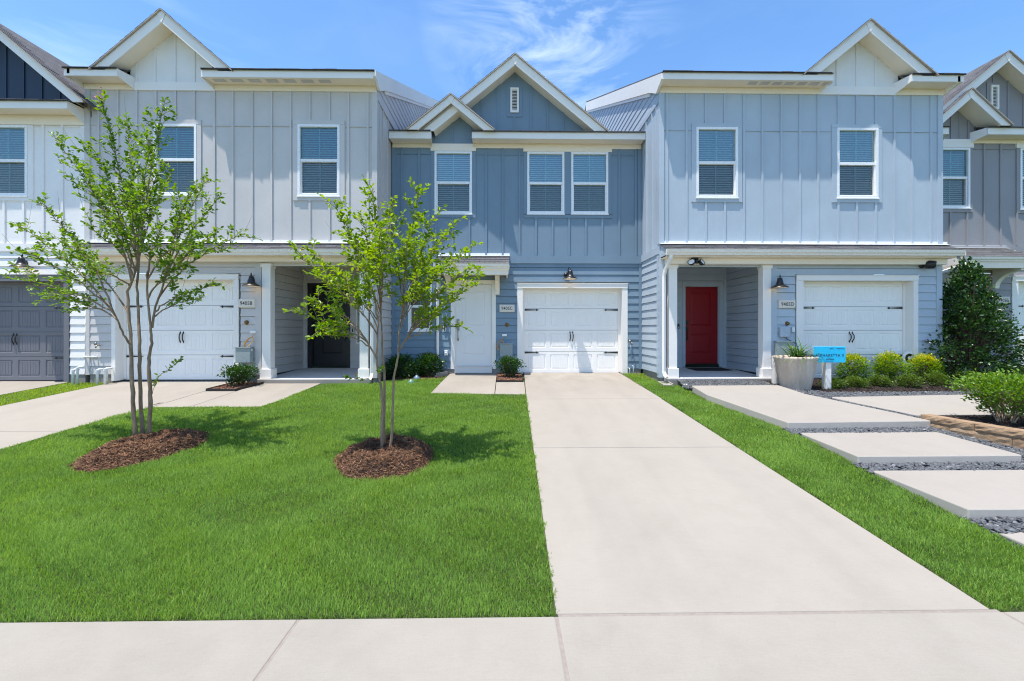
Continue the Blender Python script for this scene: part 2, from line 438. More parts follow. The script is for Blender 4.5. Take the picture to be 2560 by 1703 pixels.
def fbox(mb, fn, u0, u1, d0, d1, z0, z1):
    c = [fn(u, d, z) for z in (z0, z1) for u, d in ((u0, d0), (u1, d0), (u1, d1), (u0, d1))]
    return mb.add(c, [(0, 3, 2, 1), (4, 5, 6, 7), (0, 1, 5, 4), (1, 2, 6, 5), (2, 3, 7, 6), (3, 0, 4, 7)])
def battens(mb, fn, us, z0, z1, holes=(), w=.045, t=.023):
    for u in us:
        for a, b in cuts(z0, z1, [(h[2], h[3]) for h in holes if h[0] < u < h[1]]): fbox(mb, fn, u - w / 2, u + w / 2, -.004, t, a, b)
def zjoint(mb, fn, u0, u1, z, us, holes=(), w=.045):
    """thin flashing lip between the battens"""
    sp = [(u - w / 2, u + w / 2) for u in us] + [(h[0], h[1]) for h in holes if h[2] < z < h[3]]
    for p, q in cuts(u0, u1, sp): fbox(mb, fn, p + .004, q - .004, -.004, .017, z - .004, z + .006)

def window(parent, x0, x1, z0, z1, Y, rail, trim=None, wallmat=None, header=None, tilt=46, name='window', up='glass_up', bl='blind', lo='glass_low'):
    """double-hung vinyl window: frame, two panes, grille bars, blinds behind"""
    fn = front(Y); f = MB(); w = .05
    for a, b, c, d in ((x0, x0 + w, z0, z1), (x1 - w, x1, z0, z1), (x0 + w, x1 - w, z1 - w, z1), (x0 + w, x1 - w, z0, z0 + w)):
        fbox(f, fn, a, b, -.09, .03, c, d)
    fbox(f, fn, x0 - .012, x1 + .012, -.01, .045, z0 - .022, z0 - .001)
    fbox(f, fn, x0 + w + .001, x1 - w - .001, -.075, .008, rail - .03, rail + .03)
    for a, b in ((x0 + w, x0 + w + .022), (x1 - w - .022, x1 - w)): fbox(f, fn, a, b, -.08, -.005, z0 + w, rail - .03)
    fbox(f, fn, x0 + w + .022, x1 - w - .022, -.08, -.005, z0 + w, z0 + w + .025)
    win = f.build(name, 'vinyl', parent)
    p = MB(); sheet(p, fn, x0 + w, x1 - w, rail + .03, z1 - w, d=-.02); p.build('pane', up, win)
    p = MB(); sheet(p, fn, x0 + w + .02, x1 - w - .02, z0 + w + .02, rail - .03, d=-.045); p.build('pane', lo, win)
    g = MB(); xm = (x0 + x1) / 2
    fbox(g, fn, xm - .011, xm + .011, -.030, -.024, rail + .03, z1 - w); fbox(g, fn, xm - .011, xm + .011, -.056, -.050, z0 + w + .02, rail - .03)
    g.build('grille', 'grille', win)
    b = MB(); z = z0 + w + .03; ca, sa = .025 * math.cos(R(tilt)), .025 * math.sin(R(tilt))
    while z < z1 - w - .02:
        j = random.uniform(-.0015, .0015)
        prof = [(-.095 - ca, z + sa + j), (-.095 + ca, z - sa + j), (-.095 + ca, z - sa + .003 + j), (-.095 - ca, z + sa + .003 + j)]
        b.prism(prof, lambda d, q, a: fn(a, d, q), x0 + w + .008, x1 - w - .008); z += .050
    b.build('blind', bl, win)
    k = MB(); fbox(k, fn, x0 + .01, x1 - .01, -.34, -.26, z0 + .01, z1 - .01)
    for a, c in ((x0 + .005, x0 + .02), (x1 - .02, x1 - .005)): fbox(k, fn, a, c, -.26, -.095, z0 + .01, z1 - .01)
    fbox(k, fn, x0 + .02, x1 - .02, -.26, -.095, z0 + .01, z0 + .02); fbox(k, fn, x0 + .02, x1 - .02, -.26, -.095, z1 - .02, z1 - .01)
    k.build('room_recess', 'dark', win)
    if trim:
        a, b_, c, d = trim; t = MB(); D = .022
        if header is None: fbox(t, fn, a, b_, -.004, D + .004, z1 + .001, d)
        fbox(t, fn, a, x0 - .001, -.004, D, c + (z0 - c), z1); fbox(t, fn, x1 + .001, b_, -.004, D, z0, z1)
        fbox(t, fn, a, b_, -.004, D + .002, c, z0 - .001)
        t.build('window_trim', wallmat, win)
    return win

def garage_door(parent, x0, x1, z1, Y, recess, mat, joints, z0=-.02):
    """sectional door, four sections of four beaded panels, strap hinges and two handles"""
    fn = front(Y + recess); d = MB(); cols = 4; W = x1 - x0
    zs = [z1] + joints
    for r in range(4):
        t, b = zs[r] - (.004 if r else 0), zs[r + 1] + .004
        holes = []
        for c in range(cols):
            u0 = x0 + W * (c + .16) / cols if c else x0 + W * .042
            u0 = x0 + W * (.038 + c * .243); u1 = u0 + W * .195
            holes.append((u0, u1, b + (t - b) * .17, t - (t - b) * .13))
        sheet(d, fn, x0, x1, b, t, holes)
        d.quad(fn(x0, 0, b), fn(x1, 0, b), fn(x1, -.03, b), fn(x0, -.03, b)); d.quad(fn(x0, 0, t), fn(x1, 0, t), fn(x1, -.03, t), fn(x0, -.03, t))
        for u0, u1, a, e in holes:
            rings = [(0, 0), (.012, -.013), (.026, -.013), (.036, -.003)]
            for (i0, d0), (i1, d1) in zip(rings[:-1], rings[1:]):
                A = [(u0 + i0, a + i0), (u1 - i0, a + i0), (u1 - i0, e - i0), (u0 + i0, e - i0)]
                B = [(u0 + i1, a + i1), (u1 - i1, a + i1), (u1 - i1, e - i1), (u0 + i1, e - i1)]
                for k in range(4):
                    k2 = (k + 1) % 4; d.quad(fn(A[k][0], d0, A[k][1]), fn(A[k2][0], d0, A[k2][1]), fn(B[k2][0], d1, B[k2][1]), fn(B[k][0], d1, B[k][1]))
            p0, p1 = u0 + .036, u1 - .036; n = 7; st = (p1 - p0) / n
            for k in range(n):
                a0, a1 = p0 + k * st, p0 + (k + 1) * st - (.008 if k < n - 1 else 0)
                d.quad(fn(a0, -.003, a + .036), fn(a1, -.003, a + .036), fn(a1, -.003, e - .036), fn(a0, -.003, e - .036))
                if k < n - 1:
                    m_ = a1 + .004
                    d.quad(fn(a1, -.003, a + .036), fn(m_, -.008, a + .036), fn(m_, -.008, e - .036), fn(a1, -.003, e - .036))
                    d.quad(fn(m_, -.008, a + .036), fn(a1 + .008, -.003, a + .036), fn(a1 + .008, -.003, e - .036), fn(m_, -.008, e - .036))
    o = d.build('garage_door', mat, parent)
    g = MB(); sheet(g, fn, x0 - .02, x1 + .02, z0, z1, d=-.032); fbox(g, fn, x0, x1, -.03, .012, z0 - .012, z0 + .012); g.build('seal', 'black', o)
    for zz in (joints[0] - .03, joints[2] - .03):
        for sgn, xe in ((1, x0), (-1, x1)):
            h = MB(); pr = [(0, -.022), (.30, -.010), (.325, -.028), (.345, -.010), (.385, 0), (.345, .010), (.325, .028), (.30, .010), (0, .022)]
            h.prism([(xe + sgn * (p + .012), zz + q) for p, q in pr], lambda p, q, a: fn(p, a, q), .001, .010)
            h.build('hinge', 'black', o)
    xm = (x0 + x1) / 2; zt = joints[1] - .055
    for s_ in (-1, 1):
        h = MB(); xc = xm + s_ * .034
        h.tube([fn(xc, .004, zt), fn(xc, .022, zt - .02), fn(xc + .008, .045, zt - .07), fn(xc + .008, .045, zt - .13), fn(xc, .022, zt - .18), fn(xc, .004, zt - .20)], [.008, .009, .011, .011, .009, .008], 8)
        for q in (0, -.20): h.prism([(xc + a, zt + q + b) for a, b in ((-.016, 0), (0, -.032), (.016, 0), (0, .032))], lambda p, q2, a: fn(p, a, q2), .001, .008)
        h.build('handle', 'black', o)
    return o

def garage_trim(parent, xo0, xo1, zt, xi0, xi1, zh, Y, recess, mat, z0=-.01):
    fn = front(Y); t = MB()
    fbox(t, fn, xo0 - .0, xo1 + .0, -.006, .036, zh + .001, zt); fbox(t, fn, xo0 - .01, xo1 + .01, -.006, .05, zt + .001, zt + .018)
    for a, b in ((xo0, xi0), (xi1, xo1)):
        fbox(t, fn, a, b, -.006, .026, z0, zh)
    # jambs and head lining
    for a, b in ((xi0 - .03, xi0 - .001), (xi1 + .001, xi1 + .03)): fbox(t, fn, a, b, -recess - .04, -.007, z0, zh)
    fbox(t, fn, xi0, xi1, -recess - .04, -.007, zh, zh + .03)
    for a, b in ((xi0, xi0 + .055), (xi1 - .055, xi1)): fbox(t, fn, a, b, -recess + .004, -recess + .03, z0 + .02, zh - .05)
    fbox(t, fn, xi0, xi1, -recess + .004, -recess + .03, zh - .05, zh - .001)
    return t.build('garage_trim', mat, parent)

def panel_door(parent, x0, x1, z0, z1, Y, recess, mat, panels, hw, hwside, trim=None, trimmat=None, sill=True):
    fn = front(Y + recess); d = MB(); holes = panels
    sheet(d, fn, x0, x1, z0, z1, holes)
    for u0, u1, a, e in holes:
        rings = [(0, 0), (.008, -.012), (.024, -.012), (.045, -.002)]
        for (i0, d0), (i1, d1) in zip(rings[:-1], rings[1:]):
            A = [(u0 + i0, a + i0), (u1 - i0, a + i0), (u1 - i0, e - i0), (u0 + i0, e - i0)]
            B = [(u0 + i1, a + i1), (u1 - i1, a + i1), (u1 - i1, e - i1), (u0 + i1, e - i1)]
            for k in range(4):
                k2 = (k + 1) % 4; d.quad(fn(A[k][0], d0, A[k][1]), fn(A[k2][0], d0, A[k2][1]), fn(B[k2][0], d1, B[k2][1]), fn(B[k][0], d1, B[k][1]))
        d.quad(fn(u0 + .045, -.002, a + .045), fn(u1 - .045, -.002, a + .045), fn(u1 - .045, -.002, e - .045), fn(u0 + .045, -.002, e - .045))
    o = d.build('front_door', mat, parent)
    xh = x0 + .055 if hwside < 0 else x1 - .055
    zc = z0 + .98
    l = MB(); fbox(l, fn, xh - .032, xh + .032, .001, .03, zc + .06, zc + .17); l.build('lock', hw, o, bevel=.006)
    h = MB(); fbox(h, fn, xh - .03, xh + .03, .001, .025, zc - .10, zc + .0)
    fbox(h, fn, xh - .02, xh + .02, .001, .02, zc - .36, zc - .30)
    h.tube([fn(xh, .02, zc - .06), fn(xh, .055, zc - .11), fn(xh, .055, zc - .29), fn(xh, .02, zc - .33)], .011, 8)
    h.build('handle', hw, o)
    if trim:
        a, b, c, t = trim; m_ = MB(); f2 = front(Y)
        fbox(m_, f2, a, x0 - .02, -.006, .024, c, z1 + .02); fbox(m_, f2, x1 + .02, b, -.006, .024, c, z1 + .02); fbox(m_, f2, a, b, -.006, .03, z1 + .021, t)
        for p, q in ((x0 - .02, x0 - .003), (x1 + .003, x1 + .02)): fbox(m_, f2, p, q, -recess - .03, .0, z0 - .02, z1 + .003)
        fbox(m_, f2, x0 - .02, x1 + .02, -recess - .03, .0, z1 + .004, z1 + .02)
        m_.build('door_frame', trimmat, parent)
        g = MB(); fbox(g, f2, x0 - .01, x1 + .01, -recess - .05, -recess - .034, z0 - .03, z1 + .01); fbox(g, f2, x0, x1, -recess - .02, -recess + .02, z0 - .022, z0 - .003)
        g.build('door_seal', 'black', o)
    return o

def eave(parent, fx0, fx1, wx0, wx1, zb, zt, Yf, Yw, frieze_z, mat='cream', endl=True, endr=True, vents=None, name='eave'):
    """fascia board, soffit and frieze; fascia runs fx0..fx1 in front, soffit meets the wall wx0..wx1"""
    e = MB(); th = .025
    e.add([(fx0, Yf, zb), (fx1, Yf, zb), (fx1, Yf, zt), (fx0, Yf, zt), (fx0, Yf + th, zb), (fx1, Yf + th, zb), (fx1, Yf + th, zt), (fx0, Yf + th, zt)],
          [(0, 1, 2, 3), (7, 6, 5, 4), (0, 4, 5, 1), (3, 2, 6, 7), (0, 3, 7, 4), (1, 5, 6, 2)])
    o = e.build(name, 'white', parent)
    s_ = MB(); zs = zb + .012; zw = zb + .012
    s_.quad((fx0 + .002, Yf + th, zs), (fx1 - .002, Yf + th, zs), (wx1, Yw, zw), (wx0, Yw, zw))
    s_.box(wx0, wx1, Yw - .030, Yw + .004, frieze_z, zw - .003)
    so = s_.build('soffit', mat, o)
    for ok, xf, xw in ((endl, fx0, wx0), (endr, fx1, wx1)):
        if ok:
            c = MB(); c.quad((xf, Yf + th, zb), (xw, Yw, frieze_z), (xw, Yw, zt), (xf, Yf + th, zt)); c.build('eave_end', 'white', o)
    if vents:
        v = MB(); n, x0, dx, w = vents
        for k in range(n): v.box(x0 + k * dx, x0 + k * dx + w, Yf + .09, Yf + .2, zb + .006, zb + .0105)
        v.build('soffit_vent', 'b_wall', o)
    return o

def gable_roof(parent, xc, zp, half, zf, Yr, Yw, Yb, fas=.185, wallz=None, mat_s='cream', name='gable', clip=None):
    """front gable: two roof slopes with rake boards and sloping soffits; peak (xc,zp), feet at xc+-half, zf. Yr rake plane, Yw wall, Yb back"""
    sl = (zp - zf) / half; ln = math.hypot(1, sl); th = .018
    g = MB()
    for s_ in (-1, 1):
        # shingle slope (sheet with thickness), a little beyond the rake
        A = (xc, zp + .012); B = (xc + s_ * (half + .03), zf + .012 - sl * .03)
        pr = [A, B, (B[0], B[1] - th), (A[0], A[1] - th)]
        g.prism(pr, lambda p, q, a: (p, a, q), Yr - .035, Yw - .005)
        if clip and s_ > 0:      # the neighbour's front wall cuts the foot of this slope
            h2 = clip - xc; B = (clip, zp + .012 - sl * h2); pr = [A, B, (B[0], B[1] - th), (A[0], A[1] - th)]
        g.prism(pr, lambda p, q, a: (p, a, q), Yw - .005, Yb)
    root = g.build(name, 'shingle_side', parent)
    # ragged shingle butts along the rake edge
    rg = MB()
    for s_ in (-1, 1):
        n = int(half * ln / .13)
        for k in range(n):
            t0 = (k + .05) / n; t1 = (k + 1.0) / n; up = random.uniform(-.004, .004)
            p0 = (xc + s_ * half * t0, zp + .013 - (zp - zf) * t0 + up * .3); p1 = (xc + s_ * half * t1, zp + .013 - (zp - zf) * t1 + .009 + up)
            rg.prism([p0, p1, (p1[0], p1[1] - .014), (p0[0], p0[1] - .008)], lambda p, q, a: (p, a, q), Yr - .036 - random.uniform(0, .004), Yr + .3)
    rg.build('shingle_edge', 'shingle_side', root)
    for s_ in (-1, 1):
        de = MB(); hx = half + .02; de.prism([(xc, zp + .004), (xc + s_ * hx, zp + .004 - sl * hx), (xc + s_ * hx, zp - .018 - sl * hx), (xc, zp - .018)], lambda p, q, a: (p, a, q), Yr - .042 - .004 * s_, Yr - .002); de.build('drip_edge', 'drip', root)
    r = MB(); kx = .10
    for s_ in (-1, 1):
        a0, a1 = 0, half
        pr = [(xc + s_ * a0, zp - sl * a0 - .02), (xc + s_ * a1, zp - sl * a1 - .02)]
        lowz = zp - sl * a1 - .02
        xin = half - fas * ln / sl
        pr += [(xc + s_ * xin, lowz), (xc + s_ * a0, zp - sl * a0 - .02 - fas * ln)]
        r.prism(pr, lambda p, q, a: (p, a, q), Yr, Yr + .03)
    ra = r.build('rake_board', 'white', root)
    k = MB(); kz = zp - .02 - fas * ln
    k.prism([(xc - .085, zp - sl * .085 - .022), (xc, zp - .022), (xc + .085, zp - sl * .085 - .022), (xc + .012, kz + .0), (xc - .012, kz + .0)], lambda p, q, a: (p, a, q), Yr - .010, Yr + .004)
    k.build('peak_block', 'white', root)
    s = MB()
    for s_ in (-1, 1):
        off = .010 + fas * ln
        hx = half - fas * ln / sl + .01; zl = zp - off - sl * hx
        s.prism([(xc, zp - off), (xc + s_ * hx, zl), (xc + s_ * hx, zl + .012), (xc, zp - off + .012)], lambda p, q, a: (p, a, q), Yr + .03, Yw + .01)
    s.build('rake_soffit', mat_s, root)
    return root, sl, off

def gable_wall(parent, xl, xr, zb, xc, zp_wall, sl, Y, mat, bats, holes=(), name='gable_wall'):
    """siding under the rake: polygon between xl and xr"""
    w = MB(); top = lambda x: zp_wall - sl * abs(x - xc)
    def side(x): return max(top(x), zb)
    hs = list(holes)
    xs = sorted({xl, xr, xc, *[q for h in hs for q in h[:2]], *[x for x in (xc - (zp_wall - zb) / sl, xc + (zp_wall - zb) / sl) if xl < x < xr]})
    for a, b in zip(xs[:-1], xs[1:]):
        m_ = (a + b) / 2; hh = [h for h in hs if h[0] < m_ < h[1]]
        lo = zb
        for h in hh:
            w.quad((a, Y, lo), (b, Y, lo), (b, Y, h[2]), (a, Y, h[2])); lo = h[3]
        w.quad((a, Y, lo), (b, Y, lo), (b, Y, max(side(b), lo)), (a, Y, max(side(a), lo)))
    for u in bats:
        t = min(top(u - .022), top(u + .022))
        for a, b in cuts(zb, t, [(h[2], h[3]) for h in hs if h[0] - .03 < u < h[1] + .03]):
            if b - a > .02: w.box(u - .022, u + .022, Y - .019, Y + .004, a, b)
    return w.build(name, mat, parent)

def main_roof(parent, x0, x1, ze, Ye, slope, Yr, name='roof', gap=None, Yw=None):
    """two slopes up to the ridge; between gap[0] and gap[1] the front edge stays behind the gable wall"""
    r = MB(); zr = ze + slope * (Yr - Ye); th = .05
    def prof(y0):
        z0 = ze + slope * (y0 - Ye)
        return [(y0, z0 - .022), (Yr, zr), (Yr + (Yr - Ye), ze), (Yr + (Yr - Ye), ze - th), (Yr, zr - th), (y0 + .3, z0 + .3 * slope - th), (y0, z0 - .034)]
    segs = [(x0, x1, Ye - .03)] if not gap else [(x0, gap[0], Ye - .03), (gap[0], gap[1], Yw + .05), (gap[1], x1, Ye - .03)]
    for a, b, y0 in segs: r.prism(prof(y0), lambda p, q, c: (c, p, q), a, b)
    o = r.build(name, 'shingle', parent)
    for a, b, y0 in segs:
        if y0 > Ye: continue
        x = a; e = MB()
        while x < b - .05:
            w = min(random.uniform(.22, .36), b - x); e.box(x + .002, x + w - .002, Ye - .035 - random.uniform(0, .006), Ye + .1, ze - .030, ze - .018 + random.uniform(-.002, .005)); x += w
        e.build('shingle_edge', 'shingle', o)
    return o

def pent_roof(parent, x0, x1, zt, Yw, zg, Yg, name='porch_roof', gut=.12, wx0=None, wx1=None, endl=True, endr=True, endmat='white'):
    """low lean-to roof: shingles from the wall (zt) down to the gutter (zg top), white flashing, K gutter"""
    wx0 = x0 if wx0 is None else wx0; wx1 = x1 if wx1 is None else wx1
    r = MB(); n = 4
    for k in range(n):
        a, b = k / n, (k + 1) / n
        y0, y1 = Yw + (Yg + .06 - Yw) * a, Yw + (Yg + .06 - Yw) * b; z0, z1 = zt - .03 + (zg - zt + .04) * a, zt - .03 + (zg - zt + .04) * b
        xa0, xa1 = wx0 + (x0 - wx0) * a, wx1 + (x1 - wx1) * a; xb0, xb1 = wx0 + (x0 - wx0) * b, wx1 + (x1 - wx1) * b
        # each course is a set of tabs with slightly different butt lines
        x = 0.0; L = xb1 - xb0
        while x < L - .01:
            w = min(random.uniform(.2, .34), L - x); j = random.uniform(-.007, .007); h = random.uniform(.0, .005)
            p0, p1 = xb0 + x, xb0 + x + w - .003; q0, q1 = xa0 + x / L * (xa1 - xa0), xa0 + (x + w) / L * (xa1 - xa0) - .003
            r.quad((q0, y0, z0 - .002), (q1, y0, z0 - .002), (p1, y1 + j, z1 + .011 + h), (p0, y1 + j, z1 + .011 + h))
            r.quad((p0, y1 + j, z1 + .011 + h), (p1, y1 + j, z1 + .011 + h), (p1, y1 + j, z1 - .012), (p0, y1 + j, z1 - .012)); x += w
    r.add([(wx0, Yw, zt - .035), (wx1, Yw, zt - .035), (x1, Yg + .03, zg - .005), (x0, Yg + .03, zg - .005)], [(0, 1, 2, 3)])
    o = r.build(name, 'shingle', parent)
    f = MB(); f.box(wx0 - .01, wx1 + .01, Yw - .016, Yw + .004, zt - .04, zt + .035)
    f.add([(wx0 - .01, Yw - .016, zt - .02), (wx1 + .01, Yw - .016, zt - .02), (wx1 + .01, Yw - .10, zt - .045), (wx0 - .01, Yw - .10, zt - .045)], [(0, 1, 2, 3)])
    f.build('flashing', 'metal_white', o)
    g = MB(); G = [(0, 0), (-.03, .0), (-.035, .035), (-.055, .06), (-.06, gut - .01), (-.066, gut), (-.05, gut), (-.05, .065), (-.03, .04), (0, .02)]
    g.prism([(Yg + .045 + p, zg - gut + q) for p, q in G], lambda p, q, a: (a, p, q), x0, x1)
    for xe in (x0, x1): g.box(xe - .004, xe + .004, Yg - .015, Yg + .045, zg - gut + .001, zg - .002)
    g.build('gutter', 'gutter', o)
    for ok, xe, xw in ((endl, x0, wx0), (endr, x1, wx1)):
        if ok:
            c = MB(); i = .02 if xe == x0 else -.02; B = [(xw + i, Yw - .001, zt - .03), (xw + i, Yw - .001, zg - gut - .02), (xe + i, Yg + .06, zg - gut - .02), (xe + i, Yg + .06, zg - .006)]
            c.add(B + [(x + i, y, z) for x, y, z in B], [(0, 1, 2, 3), (7, 6, 5, 4), (0, 4, 5, 1), (1, 5, 6, 2), (2, 6, 7, 3), (3, 7, 4, 0)]); c.build('roof_end', endmat, o)
    return o

# ------------------------------------------------------------------ planes of the terrace row (metres)
YD = 9.33; YC = 10.5; YB = 11.3
REC = .19

def house_BD(xl, xr, mirror, wall, nm, label):
    """the two projecting houses; mirror=+1: porch on the left (light blue), -1: porch on the right (pale grey)"""
    cx = (xl + xr) / 2
    h = thing('townhouse', (cx, YD, 0), label, 'house', 'townhouses in the terrace row', world=True)
    F = front(YD)
    def mx(x):            # light-blue coordinates -> this house
        return x if mirror > 0 else -x + .62
    def span(a, b):
        p, q = mx(a), mx(b); return (min(p, q), max(p, q))
    return h, F, mx, span

def build_D():
    xl, xr = 3.385, 9.69
    h, F, mx, span = house_BD(xl, xr, 1, 'd_wall', 'D', 'light blue townhouse with a red front door under its porch')
    w1, t1 = (4.197, 5.121, 3.974, 5.525), (4.097, 5.218, 3.878, 5.606); w2, t2 = (7.327, 8.25, 3.98, 5.53), (7.217, 8.339, 3.883, 5.612)
    bat = [3.556, 3.985, 4.41, 4.833, 5.256, 5.665, 6.088, 6.505, 6.91, 7.361, 7.776, 8.203, 8.619, 9.02, 9.443]
    body(h, xl, xr, 'd_wall', bat, [(w1, t1, 4.75), (w2, t2, 4.75)], 5.452, -1, 6.272, 'glass_bright')
    # eaves and gable
    eave(h, xl - .02, 7.009, xl - .005, 6.919, 6.39, 6.54, YD - .33, YD, 6.268, endl=True, vents=(7, 5.25, .27, .19))
    eave(h, 8.695, 9.842, 8.619, 9.72, 6.39, 6.54, YD - .33, YD, 6.268)
    gb, sl, off = gable_roof(h, 7.80, 7.70, 1.43, 6.53, YD - .33, YD, 14.0, wallz=None)
    gable_wall(gb, 6.99, 8.715, 6.44, 7.80, 7.70 - off + .02, sl, YD - .003, 'gable_white', [7.334, 7.776, 8.203])
    t = MB(); t.box(6.915, 8.623, YD - .031, YD + .004, 6.262, 6.44); t.build('frieze_board', 'white', gb)
    main_roof(h, xl - .05, 9.86, 6.57, YD - .33, .459, 17.5, gap=(7.0, 8.705), Yw=YD)
    side_gable(h, xl, -1, 'd_wall')
    side_gable(h, xr, 1, 'd_wall')
    # porch
    po = pent_roof(h, 3.40, 9.79, 2.985, YD, 2.77, YD - .40, wx0=3.40, wx1=9.80, endmat='d_wall')
    b = MB(); b.box(3.50, 9.66, YD - .16, YD + .02, 2.50, 2.62); b.box(3.42, 9.72, YD - .30, YD + .02, 2.622, 2.66); b.build('beam', 'cream', po)
    porch(h, 3.50, 5.90, 'd_wall', 3.58, 5.66)
    # recessed front door
    panel_door(h, 4.808, 5.684, .17, 2.217, YB, .05, 'red', [(4.956, 5.501, 1.178, 2.07), (4.956, 5.495, .442, .965)], 'black', -1, (4.714, 5.80, .09, 2.335), 'd_wall')
    # lower wall round the garage
    cb = MB(); cb.box(3.372, 3.499, YD - .012, YD + .10, .02, 2.62); cb.build('corner_board', 'd_wall', h)
    lo = MB(); hole = [(6.40, 9.15, -.1, 2.29)]
    lap(lo, F, 5.90, 9.62, .10, 2.51, hole); fbox(lo, F, 5.86, 5.99, -.02, .024, .10, 2.50); fbox(lo, F, 9.56, 9.69, -.02, .024, .10, 2.58); lo.build('lower_siding', 'd_wall', h)
    garage_trim(h, 6.418, 9.145, 2.262, 6.575, 9.04, 2.155, YD, REC, 'white', z0=-.03)
    garage_door(h, 6.60, 9.01, 2.125, YD, REC, 'white_door', [1.592, 1.059, .513, -.04], z0=-.05)
    f = MB(); f.box(5.9, 6.40, YD - .004, YD + .1, -.2, .098); f.build('foundation', 'conc_grey', h)
    f = MB(); f.box(9.16, 9.68, YD - .004, YD + .1, -.2, .098); f.build('foundation', 'conc_grey', h)
    f = MB(); f.box(xl + .012, xl + .1, YD + .02, YC - .01, -.2, .10); f.build('foundation', 'conc_grey', h)
    d = MB(); X = 3.445; Y = YD - .12
    d.tube([(3.50, YD - .37, 2.67), (3.50, YD - .36, 2.58), (3.455, YD - .16, 2.36), (X, Y, 2.24), (X, Y, .16), (X + .01, Y - .03, .10), (X + .03, Y - .10, .045)], .040, 4); d.build('downspout', 'white', h)
    return h

def body(h, xl, xr, wall, bat, wins, zj, inner, ztop, up='glass_up'):
    F = front(YD)
    u = MB(); holes = [w[0] for w in wins]; th = [w[1] for w in wins]
    sheet(u, F, xl, xr, 2.45, 6.40, holes)
    battens(u, F, bat, 2.99, ztop, th); zjoint(u, F, xl + .05, xr - .05, zj, bat, th)
    for a, b in ((xl - .012, xl + .10), (xr - .10, xr + .012)): fbox(u, F, a, b, -.10, .026, 2.96, ztop)
    u.build('upper_siding', wall, h)
    for w, t, r in wins: window(h, *w, YD, r, t, wall, up=up)

def rear_light_block(h, xl, xr, wall):
    w = MB(); sheet(w, front(18.5), xl, xr, -.2, 9.5); w.build('rear_light_block', wall, h)  # unseen sheet behind the ridge, added to block light from the back
def side_gable(h, X, s_, wall):
    """side wall of a projecting house: lap below, board and batten above, lap in the attic gable up to the ridge"""
    fn = right_of(X) if s_ > 0 else left_of(X); ze, Ye, sl, Yr = 6.50, YD - .33, .459, 17.5
    w = MB()
    lap(w, fn, YD + .0, YC, .10, 2.73); fbox(w, fn, YD + .012, YD + .1, -.01, .022, .10, 2.73); w.build('side_siding', wall, h)
    b = MB(); fbox(b, fn, YD + .005, YC, -.01, .03, 2.735, 2.90); b.build('belt_board', wall, h)
    u = MB(); sheet(u, fn, YD, Yr, 2.90, 6.06, d=0); battens(u, fn, [YD + .14, YD + .42, YD + .82], 2.91, 6.05)
    fbox(u, fn, YD + .005, Yr, -.01, .028, 6.06, 6.16)
    for k in range(9):   # joint lips
        pass
    u.build('side_upper_siding', wall, h)
    a = MB(); z = 6.165
    while z < 10.35:
        y0 = max(YD, Ye + (z - ze) / sl + .02); 
        zt = z + .178
        a.add([fn(y0, .016, z), fn(Yr, .016, z), fn(Yr, .003, zt), fn(y0 + .178 / sl if y0 > YD else y0, .003, zt)], [(0, 1, 2, 3)])
        a.add([fn(y0, 0, z), fn(Yr, 0, z), fn(Yr, .016, z), fn(y0, .016, z)], [(0, 1, 2, 3)]); z = zt
    a.build('attic_siding', wall, h)
    r = MB()     # rake board following the roof
    top = lambda y: ze + sl * (y - Ye) + .03
    pr = [(Ye, top(Ye) - .02), (Yr, top(Yr) - .02), (Yr, top(Yr) - .36), (YD + .45, top(YD + .45) - .36), (YD - .0, 6.262), (Ye, 6.39)]
    r.prism(pr, lambda p, q, a_: fn(p, a_, q), .018, .075)
    r.build('rake_fascia', 'white', h)
    r2 = MB(); pr = [(YD + .5, top(YD + .5) - .36), (Yr, top(Yr) - .36), (Yr, top(Yr) - .44), (YD + .5, top(YD + .5) - .44)]
    r2.prism(pr, lambda p, q, a_: fn(p, a_, q), .012, .045); r2.build('rake_trim', 'white', h)

def porch(h, x0, x1, wall, c1, c2):
    """recess of the covered porch between x0 and x1 with two square columns"""
    p = MB()
    lap(p, front(YB), x0, x1, .06, 2.76, [PORCH_HOLE] + PORCH_EXTRA, zref=.06)
    lap(p, left_of(x1) if x1 > 0 else left_of(x1), YD + .02, YB, .06, 2.76, zref=.06)
    lap(p, right_of(x0), YD + .02, YB, .06, 2.76, zref=.06)
    for X, s_ in ((x1, -1), (x0, 1)):
        a, b = (X - .09, X - .001) if s_ < 0 else (X + .001, X + .09)
        p.box(a, b, YB - .024, YB - .001, .06, 2.75)
    p.build('porch_siding', wall, h)
    c = MB(); c.box(x0, x1, YD + .03, YB, 2.76, 2.80); c.build('porch_ceiling', 'cream', h)
    for x in (c1, c2):
        k = MB(); w = .185
        k.box(x, x + w, YD - .05, YD + .135, .03, 2.49); k.box(x - .028, x + w + .028, YD - .078, YD + .163, .018, .225); k.box(x - .02, x + w + .02, YD - .07, YD + .155, 2.42, 2.498)
        k.build('porch_column', 'white', h, bevel=.006)
    s = MB(); s.box(x0 - .0, x1 + .0, YD - .12, YD + .5, -.14, .014)
    s.add([(x0, YD + .5, .014), (x1, YD + .5, .014), (x1, YB, .07), (x0, YB, .07)], [(0, 1, 2, 3)])
    s.build('porch_floor', 'porch', h)
    s = MB(); s.box(x0 - .003, x1 + .003, YD - .123, YD - .119, -.15, -.004); s.build('step_riser', 'conc_grey', h)

PORCH_HOLE = (4.72, 5.79, 0, 2.33); PORCH_EXTRA = []
HD = build_D(); rear_light_block(HD, 3.385, 9.69, 'd_wall')

